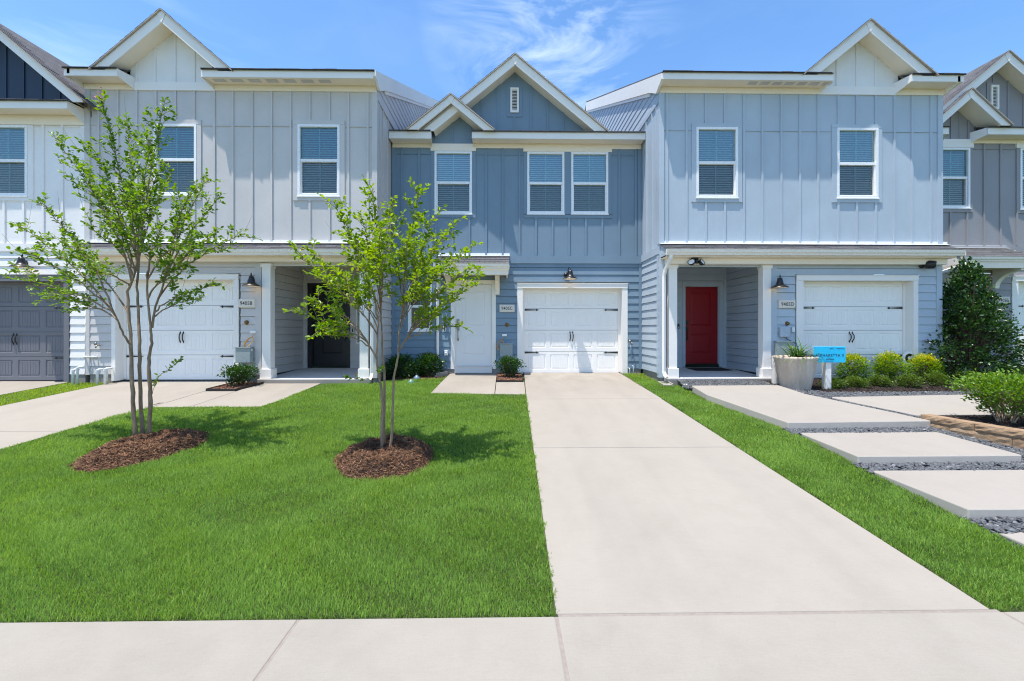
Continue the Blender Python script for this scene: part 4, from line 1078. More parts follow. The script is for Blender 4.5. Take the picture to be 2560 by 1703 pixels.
def mound(cx, cy, rx, ry, ht, pit, label, rot=0, seed=0):
    rn = random.Random(seed); ph = [rn.uniform(0, 6.28) for _ in range(4)]
    def rad(a): return 1 + .05 * math.sin(2 * a + ph[0]) + .035 * math.sin(3 * a + ph[1]) + .02 * math.sin(5 * a + ph[2])
    def h_at(x, y):
        u, v = (x - cx) / rx, (y - cy) / ry; a = np.arctan2(v, u); r = np.hypot(u, v) / (1 + .05 * np.sin(2 * a + ph[0]) + .035 * np.sin(3 * a + ph[1]) + .02 * np.sin(5 * a + ph[2]))
        prof = np.clip((1 - r) / .35, 0, 1); prof = prof * prof * (3 - 2 * prof)
        lump = .018 * np.sin(x * 17 + ph[3]) * np.sin(y * 15 + ph[1]) + .012 * np.sin(x * 37) * np.cos(y * 33)
        return -.02 + prof * (ht + lump) - pit * np.exp(-(r / .28) ** 2)
    m = MB(); nr, na = 16, 64; vs = []; fs = []
    for i in range(nr + 1):
        for k in range(na):
            a = 2 * math.pi * k / na; r = i / nr * rad(a); x, y = cx + rx * r * math.cos(a), cy + ry * r * math.sin(a)
            vs.append((x, y, gz(y) + float(h_at(np.array(x), np.array(y)))))
    for i in range(nr):
        for k in range(na): fs.append((i * na + k, i * na + (k + 1) % na, (i + 1) * na + (k + 1) % na, (i + 1) * na + k))
    m.add(vs, fs); base = tag(m.build('mulch_bed', 'mulch_base', smooth=True), label, 'mulch', kind='stuff')
    poly = [(cx + rx * 1.02 * rad(a) * math.cos(a), cy + ry * 1.02 * rad(a) * math.sin(a)) for a in [2 * math.pi * k / 60 for k in range(60)]]
    c = chips('mulch_chips', poly, 'chips', None, 8500, h_at, (.02, .07), (.003, .009), lift=.03, tilt=.5)
    c.parent = base; del c['kind']; del c['category']
    return poly
MULCH1 = mound(-4.31, 5.20, .54, .66, .085, .03, 'ring of brown shredded mulch round the taller tree on the left', seed=2)
MULCH2 = mound(-1.345, 4.85, .555, .57, .125, .075, 'ring of brown shredded mulch round the smaller tree', seed=5)

# ------------------------------------------------------------------ lawn
def grass(name, polys, holes, mat, label, dens_fn, hmul=1.0, bias=0.0):
    P = []
    for poly in polys:
        xs, ys = [p[0] for p in poly], [p[1] for p in poly]
        y0 = min(ys)
        while y0 < max(ys):
            y1 = min(y0 + .5, max(ys)); d = dens_fn((y0 + y1) / 2); xa, xb = max(min(xs), -1.42 * y1 - .7), min(max(xs), 1.42 * y1 + .7)
            if xb > xa:
                n = int((xb - xa) * (y1 - y0) * d); x = RNG.uniform(xa, xb, n); y = RNG.uniform(y0, y1, n)
                # ragged border
                jx = RNG.normal(0, .010, n) + .014 * np.sin(y * 9 + 2 * np.sin(y * 3.7)) + .008 * np.sin(y * 31); jy = RNG.normal(0, .010, n) + .013 * np.sin(x * 8 + 2 * np.sin(x * 3.1)) + .007 * np.sin(x * 29)
                k = inpoly(x + jx, y + jy, poly)
                for h in holes: k &= ~inpoly(x + jx * 2.2, y + jy * 2.2, h)
                P.append(np.stack([x[k], y[k]], 1))
            y0 = y1
    P = np.concatenate(P); x, y = P[:, 0], P[:, 1]; n = len(x)
    # patchy height and colour: overlapping soft waves (uneven growth and mowing)
    pt = (np.sin(x * 2.1 + 1.3 * np.sin(y * 1.7)) * np.sin(y * 2.9 + np.sin(x * 1.3)) + .6 * np.sin(x * 5.3 + 2 * np.sin(y * 3.1)) * np.sin(y * 8.1 + x) + .4 * np.sin(x * 13 + y * 3) * np.sin(y * 17 - 2 * x)) / 2
    far = np.clip((y - 2.4) / 7, 0, 1)
    h = (RNG.uniform(.013, .030, n) + .009 * pt + .004) * hmul * (1 + .35 * far); w = RNG.uniform(.0013, .0026, n) * (1 + .8 * far)
    a = RNG.uniform(0, 2 * np.pi, n); lean = RNG.uniform(.1, 1.0, n) * h
    # clumps lean together
    ga = 3 * np.sin(x * 3.1 + 2 * np.sin(y * 2.3)) + 2.2 * np.sin(y * 4.3 + x); a = np.where(RNG.random(n) < .33, ga + RNG.normal(0, .7, n), a)
    dx, dy = np.cos(a), np.sin(a); px, py = -dy, dx
    g = gza(y) - .012
    V = np.zeros((n, 5, 3))
    for i, s in ((0, -1), (1, 1)): V[:, i] = np.stack([x + s * px * w, y + s * py * w, g], 1)
    for i, s in ((2, -.8), (3, .8)): V[:, i] = np.stack([x + dx * lean * .35 + s * px * w, y + dy * lean * .35 + s * py * w, g + h * .6], 1)
    V[:, 4] = np.stack([x + dx * lean, y + dy * lean, g + h], 1)
    base = np.arange(n)[:, None] * 5; F = (np.array([0, 1, 3, 2, 2, 3, 4])[None] + base).ravel()
    tot = np.tile([4, 3], n); st = np.concatenate([[0], np.cumsum(tot)[:-1]])
    tint = np.clip(RNG.beta(2.0, 2.8, n) * .85 + .15 * pt + bias + (RNG.random(n) > .985) * .4, 0, 1)
    o = link(name, raw_mesh(name, V.reshape(-1, 3), F, st, tot, np.repeat(tint, 5)), mat)
    return tag(o, label, 'grass', kind='stuff')
dens = lambda y: 20000 if y < 3.5 else (14000 if y < 5 else (9000 if y < 7 else 6000))
LAWN = [(-6.0, 2.405), (.285, 2.405), (.335, 5.0), (.40, 8.06), (-.2, 8.10), (-1.44, 8.19), (-1.375, 10.06), (-1.46, 9.72), (-2.0, 9.62), (-2.6, 9.44), (-2.80, 9.18), (-3.86, 9.16), (-3.97, 8.4), (-3.99, 7.70), (-4.10, 7.19), (-5.87, 7.16), (-5.99, 7.0)]
grass('lawn', [LAWN], [MULCH1, MULCH2], 'grass', 'thick mown lawn with the two young trees', dens)
STRIP = [(2.805, 2.42), (3.74, 2.42), (3.74, 3.4), (3.82, 4.5), (3.90, 5.75), (3.60, 7.5), (3.64, 8.7), (3.52, 9.02), (3.36, 9.30), (2.86, 10.36), (2.85, 8.0)]
grass('lawn', [STRIP, [(4.95, .3), (4.9, .3), (4.9, .31)]], [], 'grass', 'narrow strip of lawn between the driveway and the stepped slabs', dens)
grass('lawn', [[(2.86, 9.0), (3.38, 9.0), (3.36, 10.4), (2.87, 10.4)]], [], 'grass_dry', 'patchy grass in the corner beside the light blue house', lambda y: 2600, .8, .15)
grass('lawn', [[(-9.46, 2.41), (-8.47, 2.41), (-8.47, 9.32), (-9.40, 9.32)]], [], 'grass_dry', 'yellowish grass strip between the two left driveways', lambda y: 3600, .8, .12)

# ------------------------------------------------------------------ trees
def bez(p0, p1, p2, n):
    return [((1 - t) ** 2) * p0 + 2 * t * (1 - t) * p1 + t * t * p2 for t in [k / n for k in range(n + 1)]]
def make_tree(base, stems, limbs, label, leafmat_, leafsize, seed, tintbias=0.0, twig_step=.085, blossoms=()):
    rn = random.Random(seed); rng = np.random.default_rng(seed)
    t = thing('crape_myrtle_tree', base, label, 'tree', 'young crape myrtle trees on the lawn')
    tr = MB(); SP = []
    for pts, r0, r1 in stems:
        P = [Vector(p) for p in pts]; out = []; rad = []
        n = len(P)
        for i in range(n - 1):
            for k in range(4):
                u = k / 4; q = P[i].lerp(P[i + 1], u); g = (i + u) / (n - 1)
                out.append(q + Vector((rn.uniform(-1, 1), rn.uniform(-1, 1), 0)) * .004); rad.append((r0 + (r1 - r0) * g) * (1 + rn.uniform(-.06, .08)))
        out.append(P[-1]); rad.append(r1)
        rad[0] *= 1.18; SP += out
        tr.tube(out, rad, 9)
    tw = tr; LP, LD, LS = [], [], []
    def leafy(path, dens, s0):
        for a, b in zip(path[:-1], path[1:]):
            d = (b - a); L = d.length; m = max(1, int(L / dens))
            for k in range(m):
                q = a.lerp(b, (k + rn.random()) / m); side = Vector((rn.uniform(-1, 1), rn.uniform(-1, 1), rn.uniform(-.35, .6))).normalized()
                dd = (d.normalized() * .55 + side).normalized()
                LP.append(q + dd * .01); LD.append(dd); LS.append(s0 * rn.uniform(.6, 1.2))
    for p0, p2, r0, lean in limbs:
        p0, p2 = Vector(p0), Vector(p2); p0 = min(SP, key=lambda q: (q - p0).length if q.z > .35 else 9e9) if p0.z > .35 else p0; L = (p2 - p0).length
        c = p0.lerp(p2, .45) + Vector((-(p2.x - p0.x) * .18, -(p2.y - p0.y) * .18, L * lean)); n = 12
        path = [q + Vector((rn.uniform(-1, 1), rn.uniform(-1, 1), rn.uniform(-1, 1))) * .012 for q in bez(p0, c, p2, n)]; path[0] = p0
        tr.tube(path, [r0 * (1 - .82 * k / n) + .0016 for k in range(n + 1)], 6, cap=False)
        leafy(path[6:], .0105, leafsize)
        # side twigs
        s = L * .30 if r0 > .0045 else 9e9
        while s < L * .97:
            g = s / L * n; i = min(int(g), n - 1); q = path[i].lerp(path[i + 1], g - i); ax = (path[i + 1] - path[i]).normalized()
            side = ax.cross(Vector((rn.gauss(0, 1), rn.gauss(0, 1), rn.gauss(0, 1)))).normalized()
            dr = (ax * .75 + side * .75 + Vector((0, 0, .15))).normalized(); tl = rn.uniform(.12, .42) * (1.15 - .6 * s / L)
            e = q + dr * tl; mid = q.lerp(e, .5) + Vector((0, 0, .03)) + side * .015; tp = bez(q, mid, e, 4)
            tw.tube(tp, [.0035, .003, .0025, .002, .0012], 4, cap=False)
            leafy(tp[1:], .0105, leafsize)
            if rn.random() < .06:      # bare shoot
                tw.tube([e, e + dr * .08 + Vector((0, 0, .05)), e + dr * .15 + Vector((0, 0, .12))], [.0016, .0013, .0008], 4, cap=False)
            s += twig_step * rn.uniform(.6, 1.4)
    tr.build('trunk', 'bark', t, smooth=True)
    n = len(LP); tint = np.clip(rng.beta(2, 2.4, n) * .85 + tintbias + (rng.random(n) > .97) * .25, 0, 1)
    leaves('crown', np.array([tuple(p) for p in LP]), np.array([tuple(p) for p in LD]), np.array(LS), leafmat_, t, tint, wide=.92)
    for p, s in blossoms:
        k = 60; pos = np.array(p) + rng.normal(0, 1, (k, 3)) * np.array([.28, .28, .6]) * s; dd = rng.normal(0, 1, (k, 3))
        leaves('blossom', pos, dd, np.full(k, .018), 'flower', t, rng.random(k), wide=1.4)
    return t

def T1(vx, vy, dy=0.0):   # metres from the base of the taller tree
    k = 1 + dy / 5.5; return ((-4.62 + (vx - 330) * .0056) * k + 4.62, dy, 1.058 + (-.325 + (1012 - vy) * .0056 - 1.058) * k + .325)
def z1(x, y, dy=0): return T1((300 + x / 2.8) * .9207, (560 + y / 2.8) * .9207, dy)
stems1 = [([z1(125, 1525, 0), z1(108, 1300, 0), z1(97, 1080, .01), z1(92, 870, .02), z1(80, 700, .05), z1(68, 490, .06), z1(120, 360, .02), z1(160, 120, -.02)], .026, .010),
          ([z1(170, 1500, .10), z1(155, 1240, .10), z1(150, 1000, .09), z1(148, 830, .09), z1(140, 640, .12), z1(132, 460, .15), z1(150, 250, .2), z1(185, 60, .25)], .024, .009),
          ([z1(213, 1515, .02), z1(224, 1250, .0), z1(215, 1080, -.02), z1(213, 950, -.02), z1(232, 850, -.03), z1(222, 730, -.05), z1(197, 480, -.1), z1(230, 190, -.15)], .025, .009),
          ([z1(232, 740, -.03), z1(255, 600, -.05), z1(305, 470, -.10), z1(345, 320, -.18), z1(400, 160, -.25)], .014, .007),
          ([z1(92, 865, .02), z1(40, 790, -.05), z1(0, 690, -.15), z1(-60, 560, -.28)], .013, .007)]
limbs1 = []
rn1 = random.Random(3)
for (bx, by, bdy), (tx, ty), dy in [
    ((318, 610, 0), (235, 242), -.25), ((318, 600, 0), (295, 285), .35), ((345, 560, .1), (385, 238), -.10), ((345, 590, .1), (352, 330), -.45), ((300, 640, 0), (130, 322), -.15), ((300, 660, 0), (178, 372), .45),
    ((290, 700, -.1), (100, 470), -.40), ((290, 720, -.1), (45, 520), .10), ((285, 725, -.1), (62, 585), -.65), ((285, 730, -.1), (22, 642), -.20), ((300, 720, 0), (150, 560), .65), ((290, 735, -.1), (120, 690), .30),
    ((372, 640, -.1), (512, 452), -.20), ((372, 650, -.1), (478, 420), .45), ((380, 620, -.15), (435, 455), -.55), ((365, 690, -.05), (562, 545), .05), ((360, 720, 0), (500, 660), -.30), ((360, 740, 0), (470, 690), .5),
    ((375, 640, -.1), (500, 540), -.6), ((345, 650, .15), (300, 430), -.75), ((335, 640, .1), (250, 440), -.8), ((345, 640, .1), (400, 400), .7), ((330, 620, .1), (330, 420), .8), ((320, 640, 0), (200, 520), -.75),
    ((355, 640, 0), (430, 560), -.75), ((310, 680, 0), (190, 620), -.55), ((350, 700, 0), (420, 620), -.5), ((320, 650, 0), (270, 520), .5), ((350, 650, 0), (380, 520), -.65), ((345, 620, .1), (365, 410), .1), ((320, 620, 0), (215, 345), -.1)]:
    limbs1.append((T1(bx, by, bdy), T1(tx, ty, dy), rn1.uniform(.007, .011), rn1.uniform(.0, .10)))
limbs1.append((T1(350, 905, 0), T1(418, 828, -.2), .004, .02)); limbs1.append((T1(345, 935, 0), T1(365, 870, .1), .003, .02))
make_tree((-4.62, 5.50, -.325), stems1, limbs1, 'taller tree with three pale stems rising from the left mulch ring', 'leaf1', .051, 21, .04, .058, [(T1(236, 240, -.25), .085)])
def T2(vx, vy, dy=0.0): k = 1 + dy / 4.97; return ((-1.375 + (vx - 890) * .00506) * k + 1.375, dy, 1.058 + (-.365 + (1045 - vy) * .00506 - 1.058) * k + .365)
def z2(x, y, dy=0): return T2((860 + x / 4.02) * .9207, (760 + y / 4.02) * .9207, dy)
stems2 = [([z2(380, 1510), z2(383, 1250), z2(388, 1000), z2(375, 850), z2(345, 690, -.02), z2(330, 560, -.03), z2(338, 400, -.03), z2(350, 120, -.02)], .0185, .009),
          ([z2(405, 1460, .07), z2(405, 1100, .07), z2(408, 850, .07), z2(410, 690, .07), z2(388, 540, .08), z2(380, 300, .1), z2(372, 60, .12)], .017, .008),
          ([z2(463, 1505, .01), z2(488, 1230), z2(495, 950), z2(498, 755, .01), z2(532, 600, .02), z2(548, 480, .03), z2(555, 280, .04), z2(592, 50, .05)], .017, .008),
          ([z2(330, 560, -.03), z2(240, 400, -.1), z2(135, 245, -.2), z2(0, 120, -.3)], .011, .006),
          ([z2(548, 490, .03), z2(610, 385, -.05), z2(690, 285, -.12), z2(800, 185, -.2)], .010, .006)]
limbs2 = []
for (bx, by, bdy), (tx, ty), dy in [
    ((872, 700, 0), (856, 434), -.05), ((868, 720, 0), (770, 470), -.25), ((868, 740, 0), (800, 540), .40), ((865, 760, 0), (700, 572), .05), ((860, 770, 0), (688, 590), -.35), ((855, 780, 0), (725, 640), -.50),
    ((835, 800, -.15), (683, 718), -.25), ((830, 795, -.15), (715, 690), .35), ((845, 800, -.1), (735, 755), -.45), ((880, 690, .1), (905, 470), .25), ((880, 700, .1), (872, 520), -.55), ((885, 720, .1), (850, 560), .6),
    ((925, 720, .05), (962, 434), .10), ((925, 740, .05), (1000, 505), -.30), ((925, 730, .05), (1050, 512), .30), ((930, 760, 0), (1092, 562), -.05), ((935, 770, 0), (1085, 615), -.45), ((935, 790, 0), (1100, 655), -.10),
    ((940, 800, -.1), (1060, 752), .25), ((940, 790, -.1), (1010, 720), -.45), ((925, 700, .05), (940, 540), -.55), ((925, 720, .05), (985, 600), .55), ((920, 700, .05), (900, 560), -.3), ((880, 720, .05), (820, 610), -.6), ((930, 740, 0), (1020, 620), -.5), ((880, 740, 0), (790, 660), .5),
    ((870, 700, 0), (830, 500), .2), ((925, 690, .05), (1010, 560), .0), ((875, 690, 0), (880, 600), -.6), ((925, 740, 0), (960, 660), -.6)]:
    limbs2.append((T2(bx, by, bdy), T2(tx, ty, dy), rn1.uniform(.005, .008), rn1.uniform(.0, .10)))
limbs2.append((T2(868, 880, 0), T2(880, 850, -.15), .003, .02)); limbs2.append((T2(858, 890, 0), T2(790, 870, -.1), .003, .02))
make_tree((-1.375, 4.97, -.365), stems2, limbs2, 'smaller yellow-green tree standing in the mulch ring near the driveway', 'leaf2', .055, 33, .06, .056)

# ------------------------------------------------------------------ shrubs
def shrub(name, base, rx, ry, ht, n, leaf, mat, label, cat, group=None, seed=0, shape='dome', tint_top=.0, stems=7, wide=1.0, lowcut=.06, stemmat='twig'):
    rn = random.Random(seed); rng = np.random.default_rng(seed)
    t = thing(name, base, label, cat, group)
    s = MB(); LP, LD = [], []
    k_ = int(n * 1.0); u = rng.random(k_); th = rng.uniform(0, 2 * np.pi, k_)
    lob = 1 + .13 * np.sin(3 * th + seed) + .10 * np.sin(5 * th + 2 * seed)
    if shape == 'dome':
        v = rng.beta(1.25, 1.1, k_); rad = np.sqrt(np.clip(1 - (np.abs(v - .42) / .60) ** 2, .02, 1)) * lob
    elif shape == 'cone':
        v = rng.beta(1.0, 1.55, k_); rad = np.clip((1.04 - v) ** 1.0, .02, 1) * (.82 + .18 * np.clip(v / .18, 0, 1)) * lob
    else:   # vase: open base, broad top
        v = rng.beta(1.7, 1.15, k_); rad = np.clip(.30 + .95 * v, 0, 1.05) * np.sqrt(np.clip(1.06 - v ** 5, .05, 1)) * lob
    r = rad * (rng.beta(3.2, 1.0, k_)); bumpy = 1 + (.20 if shape == 'cone' else .12) * np.sin(v * 14 + 3 * th)
    x, y, z = rx * r * np.cos(th) * bumpy, ry * r * np.sin(th) * bumpy, ht * (lowcut + (1 - lowcut) * v)
    # sprigs: leaves gather in small clusters
    m = max(3, k_ // 9); cid = rng.integers(0, m, k_); cx_, cy_, cz_ = x[:m], y[:m], z[:m]; sp = leaf * 1.05
    x = cx_[cid] + rng.normal(0, sp, k_) ; y = cy_[cid] + rng.normal(0, sp, k_); z = np.maximum(cz_[cid] + rng.normal(0, sp * .8, k_), .01)
    out = np.stack([x / rx, y / ry, (z / ht - .25) * .9], 1); out += rng.normal(0, .45, out.shape); out[:, 2] += .25
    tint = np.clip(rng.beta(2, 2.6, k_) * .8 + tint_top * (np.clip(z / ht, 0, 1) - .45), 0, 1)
    leaves('foliage', np.stack([x, y, z], 1), out, leaf * rng.uniform(.6, 1.25, k_), mat, t, tint, wide=wide, rollamp=.8)
    for i in range(stems):
        a = rn.uniform(0, 6.28); e = rn.uniform(.3, .75); p2 = Vector((rx * e * math.cos(a), ry * e * math.sin(a), ht * rn.uniform(.55, .9))); p0 = Vector((rx * .12 * math.cos(a), ry * .12 * math.sin(a), -.03))
        s.tube(bez(p0, p0.lerp(p2, .5) + Vector((0, 0, ht * .1)), p2, 6), [.012 * (ht ** .5) * (1 - .7 * k / 6) for k in range(7)], 5, cap=False)
    # twigs to a share of the clusters
    for i in range(0, m, 3):
        p2 = Vector((cx_[i], cy_[i], cz_[i])); p0 = Vector((cx_[i] * .35, cy_[i] * .35, cz_[i] * .55)); s.tube([p0, p0.lerp(p2, .5), p2], [.004 * ht ** .4, .003 * ht ** .4, .0015], 4, cap=False)
    s.build('stems', stemmat, t, smooth=True)
    return t
G = lambda y, d=.0: gz(y) + d
gold = 'golden shrubs in front of the light blue garage'
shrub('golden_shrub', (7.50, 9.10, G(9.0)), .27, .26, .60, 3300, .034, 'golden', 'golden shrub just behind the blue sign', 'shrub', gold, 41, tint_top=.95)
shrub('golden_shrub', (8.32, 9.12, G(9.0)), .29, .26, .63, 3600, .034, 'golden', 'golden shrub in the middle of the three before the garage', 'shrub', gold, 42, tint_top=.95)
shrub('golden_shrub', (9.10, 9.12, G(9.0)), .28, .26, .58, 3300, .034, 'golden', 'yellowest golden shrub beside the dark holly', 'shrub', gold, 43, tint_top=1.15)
lowg = 'low mounded shrubs at the front of the mulch bed'
for i, (x, y, rx, ht, lb) in enumerate([(6.52, 8.25, .26, .25, 'low olive shrub just right of the white sign post'), (7.08, 8.38, .26, .24, 'low olive shrub below the gap between two golden shrubs'), (7.66, 8.45, .25, .26, 'low olive shrub below the middle golden shrub'),
                                       (8.16, 8.35, .29, .31, 'low olive shrub in front of the yellowest golden shrub'), (8.87, 8.5, .28, .31, 'low olive shrub at the foot of the holly'), (9.62, 8.62, .28, .32, 'low olive shrub behind the large bright shrub')]):
    shrub('low_shrub', (x, y + .14, G(y) + .02), rx * .72, .17, ht * .84, 1700, .027, 'lowshrub', lb, 'shrub', lowg, 60 + i, tint_top=.5)
shrub('low_shrub', (10.55, 8.75, G(8.75)), .42, .35, .40, 1100, .030, 'lowshrub', 'wider low shrub at the right end of the mulch bed', 'shrub', lowg, 68, tint_top=.4)
shrub('low_shrub', (11.0, 9.0, G(9.0)), .3, .3, .62, 700, .034, 'darkshrub', 'dark shrub at the right edge below the far garage', 'shrub', None, 69)
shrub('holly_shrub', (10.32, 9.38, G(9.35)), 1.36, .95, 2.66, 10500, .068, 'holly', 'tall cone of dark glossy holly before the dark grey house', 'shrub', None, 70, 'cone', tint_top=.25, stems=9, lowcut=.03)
shrub('large_shrub', (6.72, 5.62, -.20), .50, .46, .64, 4200, .038, 'boxshrub', 'large bright green shrub behind the tan stone edging', 'shrub', None, 71, 'vase', tint_top=.55, stems=12, lowcut=.22, stemmat='bark')
shrub('large_shrub', (7.55, 6.05, -.2), .5, .45, .50, 1300, .034, 'boxshrub', 'bright green shrub cut by the right edge of the picture', 'shrub', None, 72, tint_top=.4)
shrub('small_shrub', (.10, 9.82, G(9.82)), .28, .20, .42, 1400, .044, 'darkshrub', 'leafy shrub in the small mulch bed under the middle meter box', 'shrub', None, 73, 'vase', tint_top=.5, lowcut=.12)
doors = 'dark shrubs under the small ground floor window'
shrub('dark_shrub', (-2.40, 9.90, G(9.9)), .36, .32, .46, 2200, .050, 'darkshrub', 'dark shrub in the corner behind the smaller tree', 'shrub', doors, 74, tint_top=.25)
shrub('dark_shrub', (-1.80, 10.08, G(10.0)), .31, .26, .48, 2000, .048, 'darkshrub', 'brighter shrub beside the white downspout', 'shrub', doors, 75, tint_top=.6)
shrub('small_shrub', (-5.50, 8.88, G(8.88)), .34, .24, .38, 1300, .046, 'darkshrub', 'low shrub in the edged mulch bed before the grey porch', 'shrub', None, 76, 'vase', tint_top=.5, lowcut=.15)

# beds, edging, chips
def edging(pts, label, ht=.07, group='black edging strips of the beds', th=.012):
    m = MB()
    for a, b in zip(pts[:-1], pts[1:]):
        d = Vector((b[0] - a[0], b[1] - a[1], 0)); n = Vector((-d.y, d.x, 0)).normalized() * th
        A, B = Vector((a[0], a[1], gz(a[1]))), Vector((b[0], b[1], gz(b[1])))
        vs = []
        for q, lo in ((A, 0), (B, 0)): vs += [q + Vector((0, 0, -.08)), q + n + Vector((0, 0, -.08)), q + n + Vector((0, 0, ht)), q + Vector((0, 0, ht))]
        m.add(vs, [(0, 1, 2, 3), (7, 6, 5, 4), (0, 4, 5, 1), (1, 5, 6, 2), (2, 6, 7, 3), (3, 7, 4, 0)])
    return tag(m.build('bed_edging', 'edging'), label, 'edging', group)
edging([(-5.86, 8.46), (-5.28, 8.43), (-5.14, 9.17)], 'black edging round the small bed by the grey porch', .045); edging([(-5.86, 8.46), (-5.74, 9.3)], 'short left side of the black edging by the grey porch', .045)
edging([(-.195, 9.98), (-.205, 9.32), (.385, 9.29), (.40, 9.98)], 'black edging of the small bed beside the middle garage', .04)
edging([(5.42, 8.95), (5.62, 8.60), (5.83, 8.20), (6.06, 7.955), (7.2, 7.95), (8.67, 7.985), (10.2, 8.06)], 'long black edging in front of the mulch bed and golden shrubs', .062)
m = MB(); slab(m, [(-5.85, 8.47), (-5.29, 8.44), (-5.15, 9.17), (-5.3, 9.32), (-5.74, 9.32)], dz=.012, th=.03); tag(m.build('mulch_bed', 'mulch_base'), 'red mulch bed by the grey porch', 'mulch', kind='stuff')
chips('mulch', [(-5.84, 8.48), (-5.29, 8.45), (-5.16, 9.15), (-5.74, 9.3)], 'redchips', 'red mulch chips in the small bed by the grey porch', 3000, lambda x, y: .012, (.02, .05))
m = MB(); slab(m, [(-.19, 9.33), (.375, 9.305), (.40, YC), (-.19, YC)], dz=.008, th=.03); tag(m.build('mulch_bed', 'mulch_base'), 'red mulch bed beside the middle garage', 'mulch', kind='stuff')
chips('mulch', [(-.19, 9.33), (.375, 9.305), (.40, 10.4), (-.19, 10.4)], 'redchips', 'red mulch chips under the shrub beside the middle garage', 3500, lambda x, y: .010, (.02, .05))
m = MB(); slab(m, [(-2.78, 9.2), (-2.6, 9.45), (-2.0, 9.63), (-1.47, 9.73), (-1.39, 10.1), (-1.36, YC), (-2.77, YC)], dz=-.008, th=.03); tag(m.build('mulch_bed', 'black_mulch'), 'dark soil bed under the small ground floor window', 'mulch', kind='stuff')
chips('mulch', [(-2.5, 9.5), (-2.0, 9.63), (-1.47, 9.73), (-1.39, 10.4), (-2.5, 10.4)], 'redchips', 'red mulch chips under the small ground floor window', 1800, lambda x, y: -.005, (.02, .05))
BED = [(5.44, 8.96), (5.64, 8.60), (5.85, 8.22), (6.08, 7.98), (7.2, 7.97), (8.67, 8.0), (10.2, 8.08), (11.6, 8.2), (11.6, 10.7), (9.7, 10.7), (9.7, 9.32), (9.1, 9.32), (9.05, 9.48), (6.57, 9.48), (6.55, 9.32), (5.92, 9.32), (5.6, 9.2)]
m = MB(); slab(m, BED, dz=.03, th=.06); tag(m.build('mulch_bed', 'black_mulch'), 'dark mulch bed in front of the light blue garage', 'mulch', kind='stuff')
chips('mulch', BED, 'blackchips', 'dark shredded mulch under the golden shrubs', 3000, lambda x, y: .032, (.02, .06))
# stone edging and its bed
def stone_wall():
    t = thing('garden_wall', (6.0, 5.6, -.3), 'low curved garden wall of tan split stone blocks', 'garden wall', world=True)
    path = [(5.95, 6.02), (6.01, 5.62), (6.10, 5.20), (6.24, 4.76), (6.45, 4.30)]
    rn = random.Random(9)
    for course, (z0, z1, off) in enumerate(((-.40, -.245, .18), (-.242, -.145, 0))):
        b = MB(); s = -off * 1.5; P = [Vector((*p, 0)) for p in path]; L = [0]
        for a, c in zip(P[:-1], P[1:]): L.append(L[-1] + (c - a).length)
        def at(d):
            d = max(0, min(d, L[-1] - 1e-4))
            for i in range(len(P) - 1):
                if d <= L[i + 1]: return P[i].lerp(P[i + 1], (d - L[i]) / (L[i + 1] - L[i])), (P[i + 1] - P[i]).normalized()
        while s < L[-1]:
            e = s + .62; n = 12; rows = 4; grid = []
            for j in range(n + 1):
                q, tn = at(max(0, s) + (min(e - .006, L[-1]) - max(0, s)) * j / n); nr = Vector((tn.y, -tn.x, 0))
                nr = -nr if nr.x > 0 else nr
                col = []
                for k in range(rows + 1):
                    edge = j in (0, n) or k in (0, rows)
                    col.append(q + nr * (.0 if edge else rn.uniform(.003, .016)) + Vector((0, 0, z0 + (z1 - z0) * k / rows)))
                col.append(q - nr * .16 + Vector((0, 0, z1))); col.append(q - nr * .16 + Vector((0, 0, z0))); grid.append(col)
            m_ = rows + 3; vs = [v for c in grid for v in c]; fs = []
            for j in range(n):
                for k in range(m_): fs.append((j * m_ + k, (j + 1) * m_ + k, (j + 1) * m_ + (k + 1) % m_, j * m_ + (k + 1) % m_))
            fs.append(tuple(range(m_ - 1, -1, -1))); fs.append(tuple(n * m_ + k for k in range(m_))); b.add(vs, fs); s = e
        b.build('stone_course', 'stone', t)
stone_wall()
m = MB(); slab(m, [(6.06, 6.05), (6.12, 5.6), (6.22, 5.2), (6.36, 4.78), (6.55, 4.4), (8.2, 4.4), (8.4, 6.2), (6.2, 6.2)], level=-.195, th=.1); tag(m.build('mulch_bed', 'black_mulch'), 'dark mulch bed behind the tan stone wall', 'mulch', kind='stuff')
x_, y_ = None, None
chips('mulch', [(6.1, 6.05), (6.16, 5.6), (6.26, 5.2), (6.4, 4.78), (6.6, 4.4), (8.2, 4.4), (8.4, 6.15)], 'blackchips', 'dark shredded mulch behind the tan stone wall', 2600, lambda x, y: -.192 - gza(y), (.02, .06))

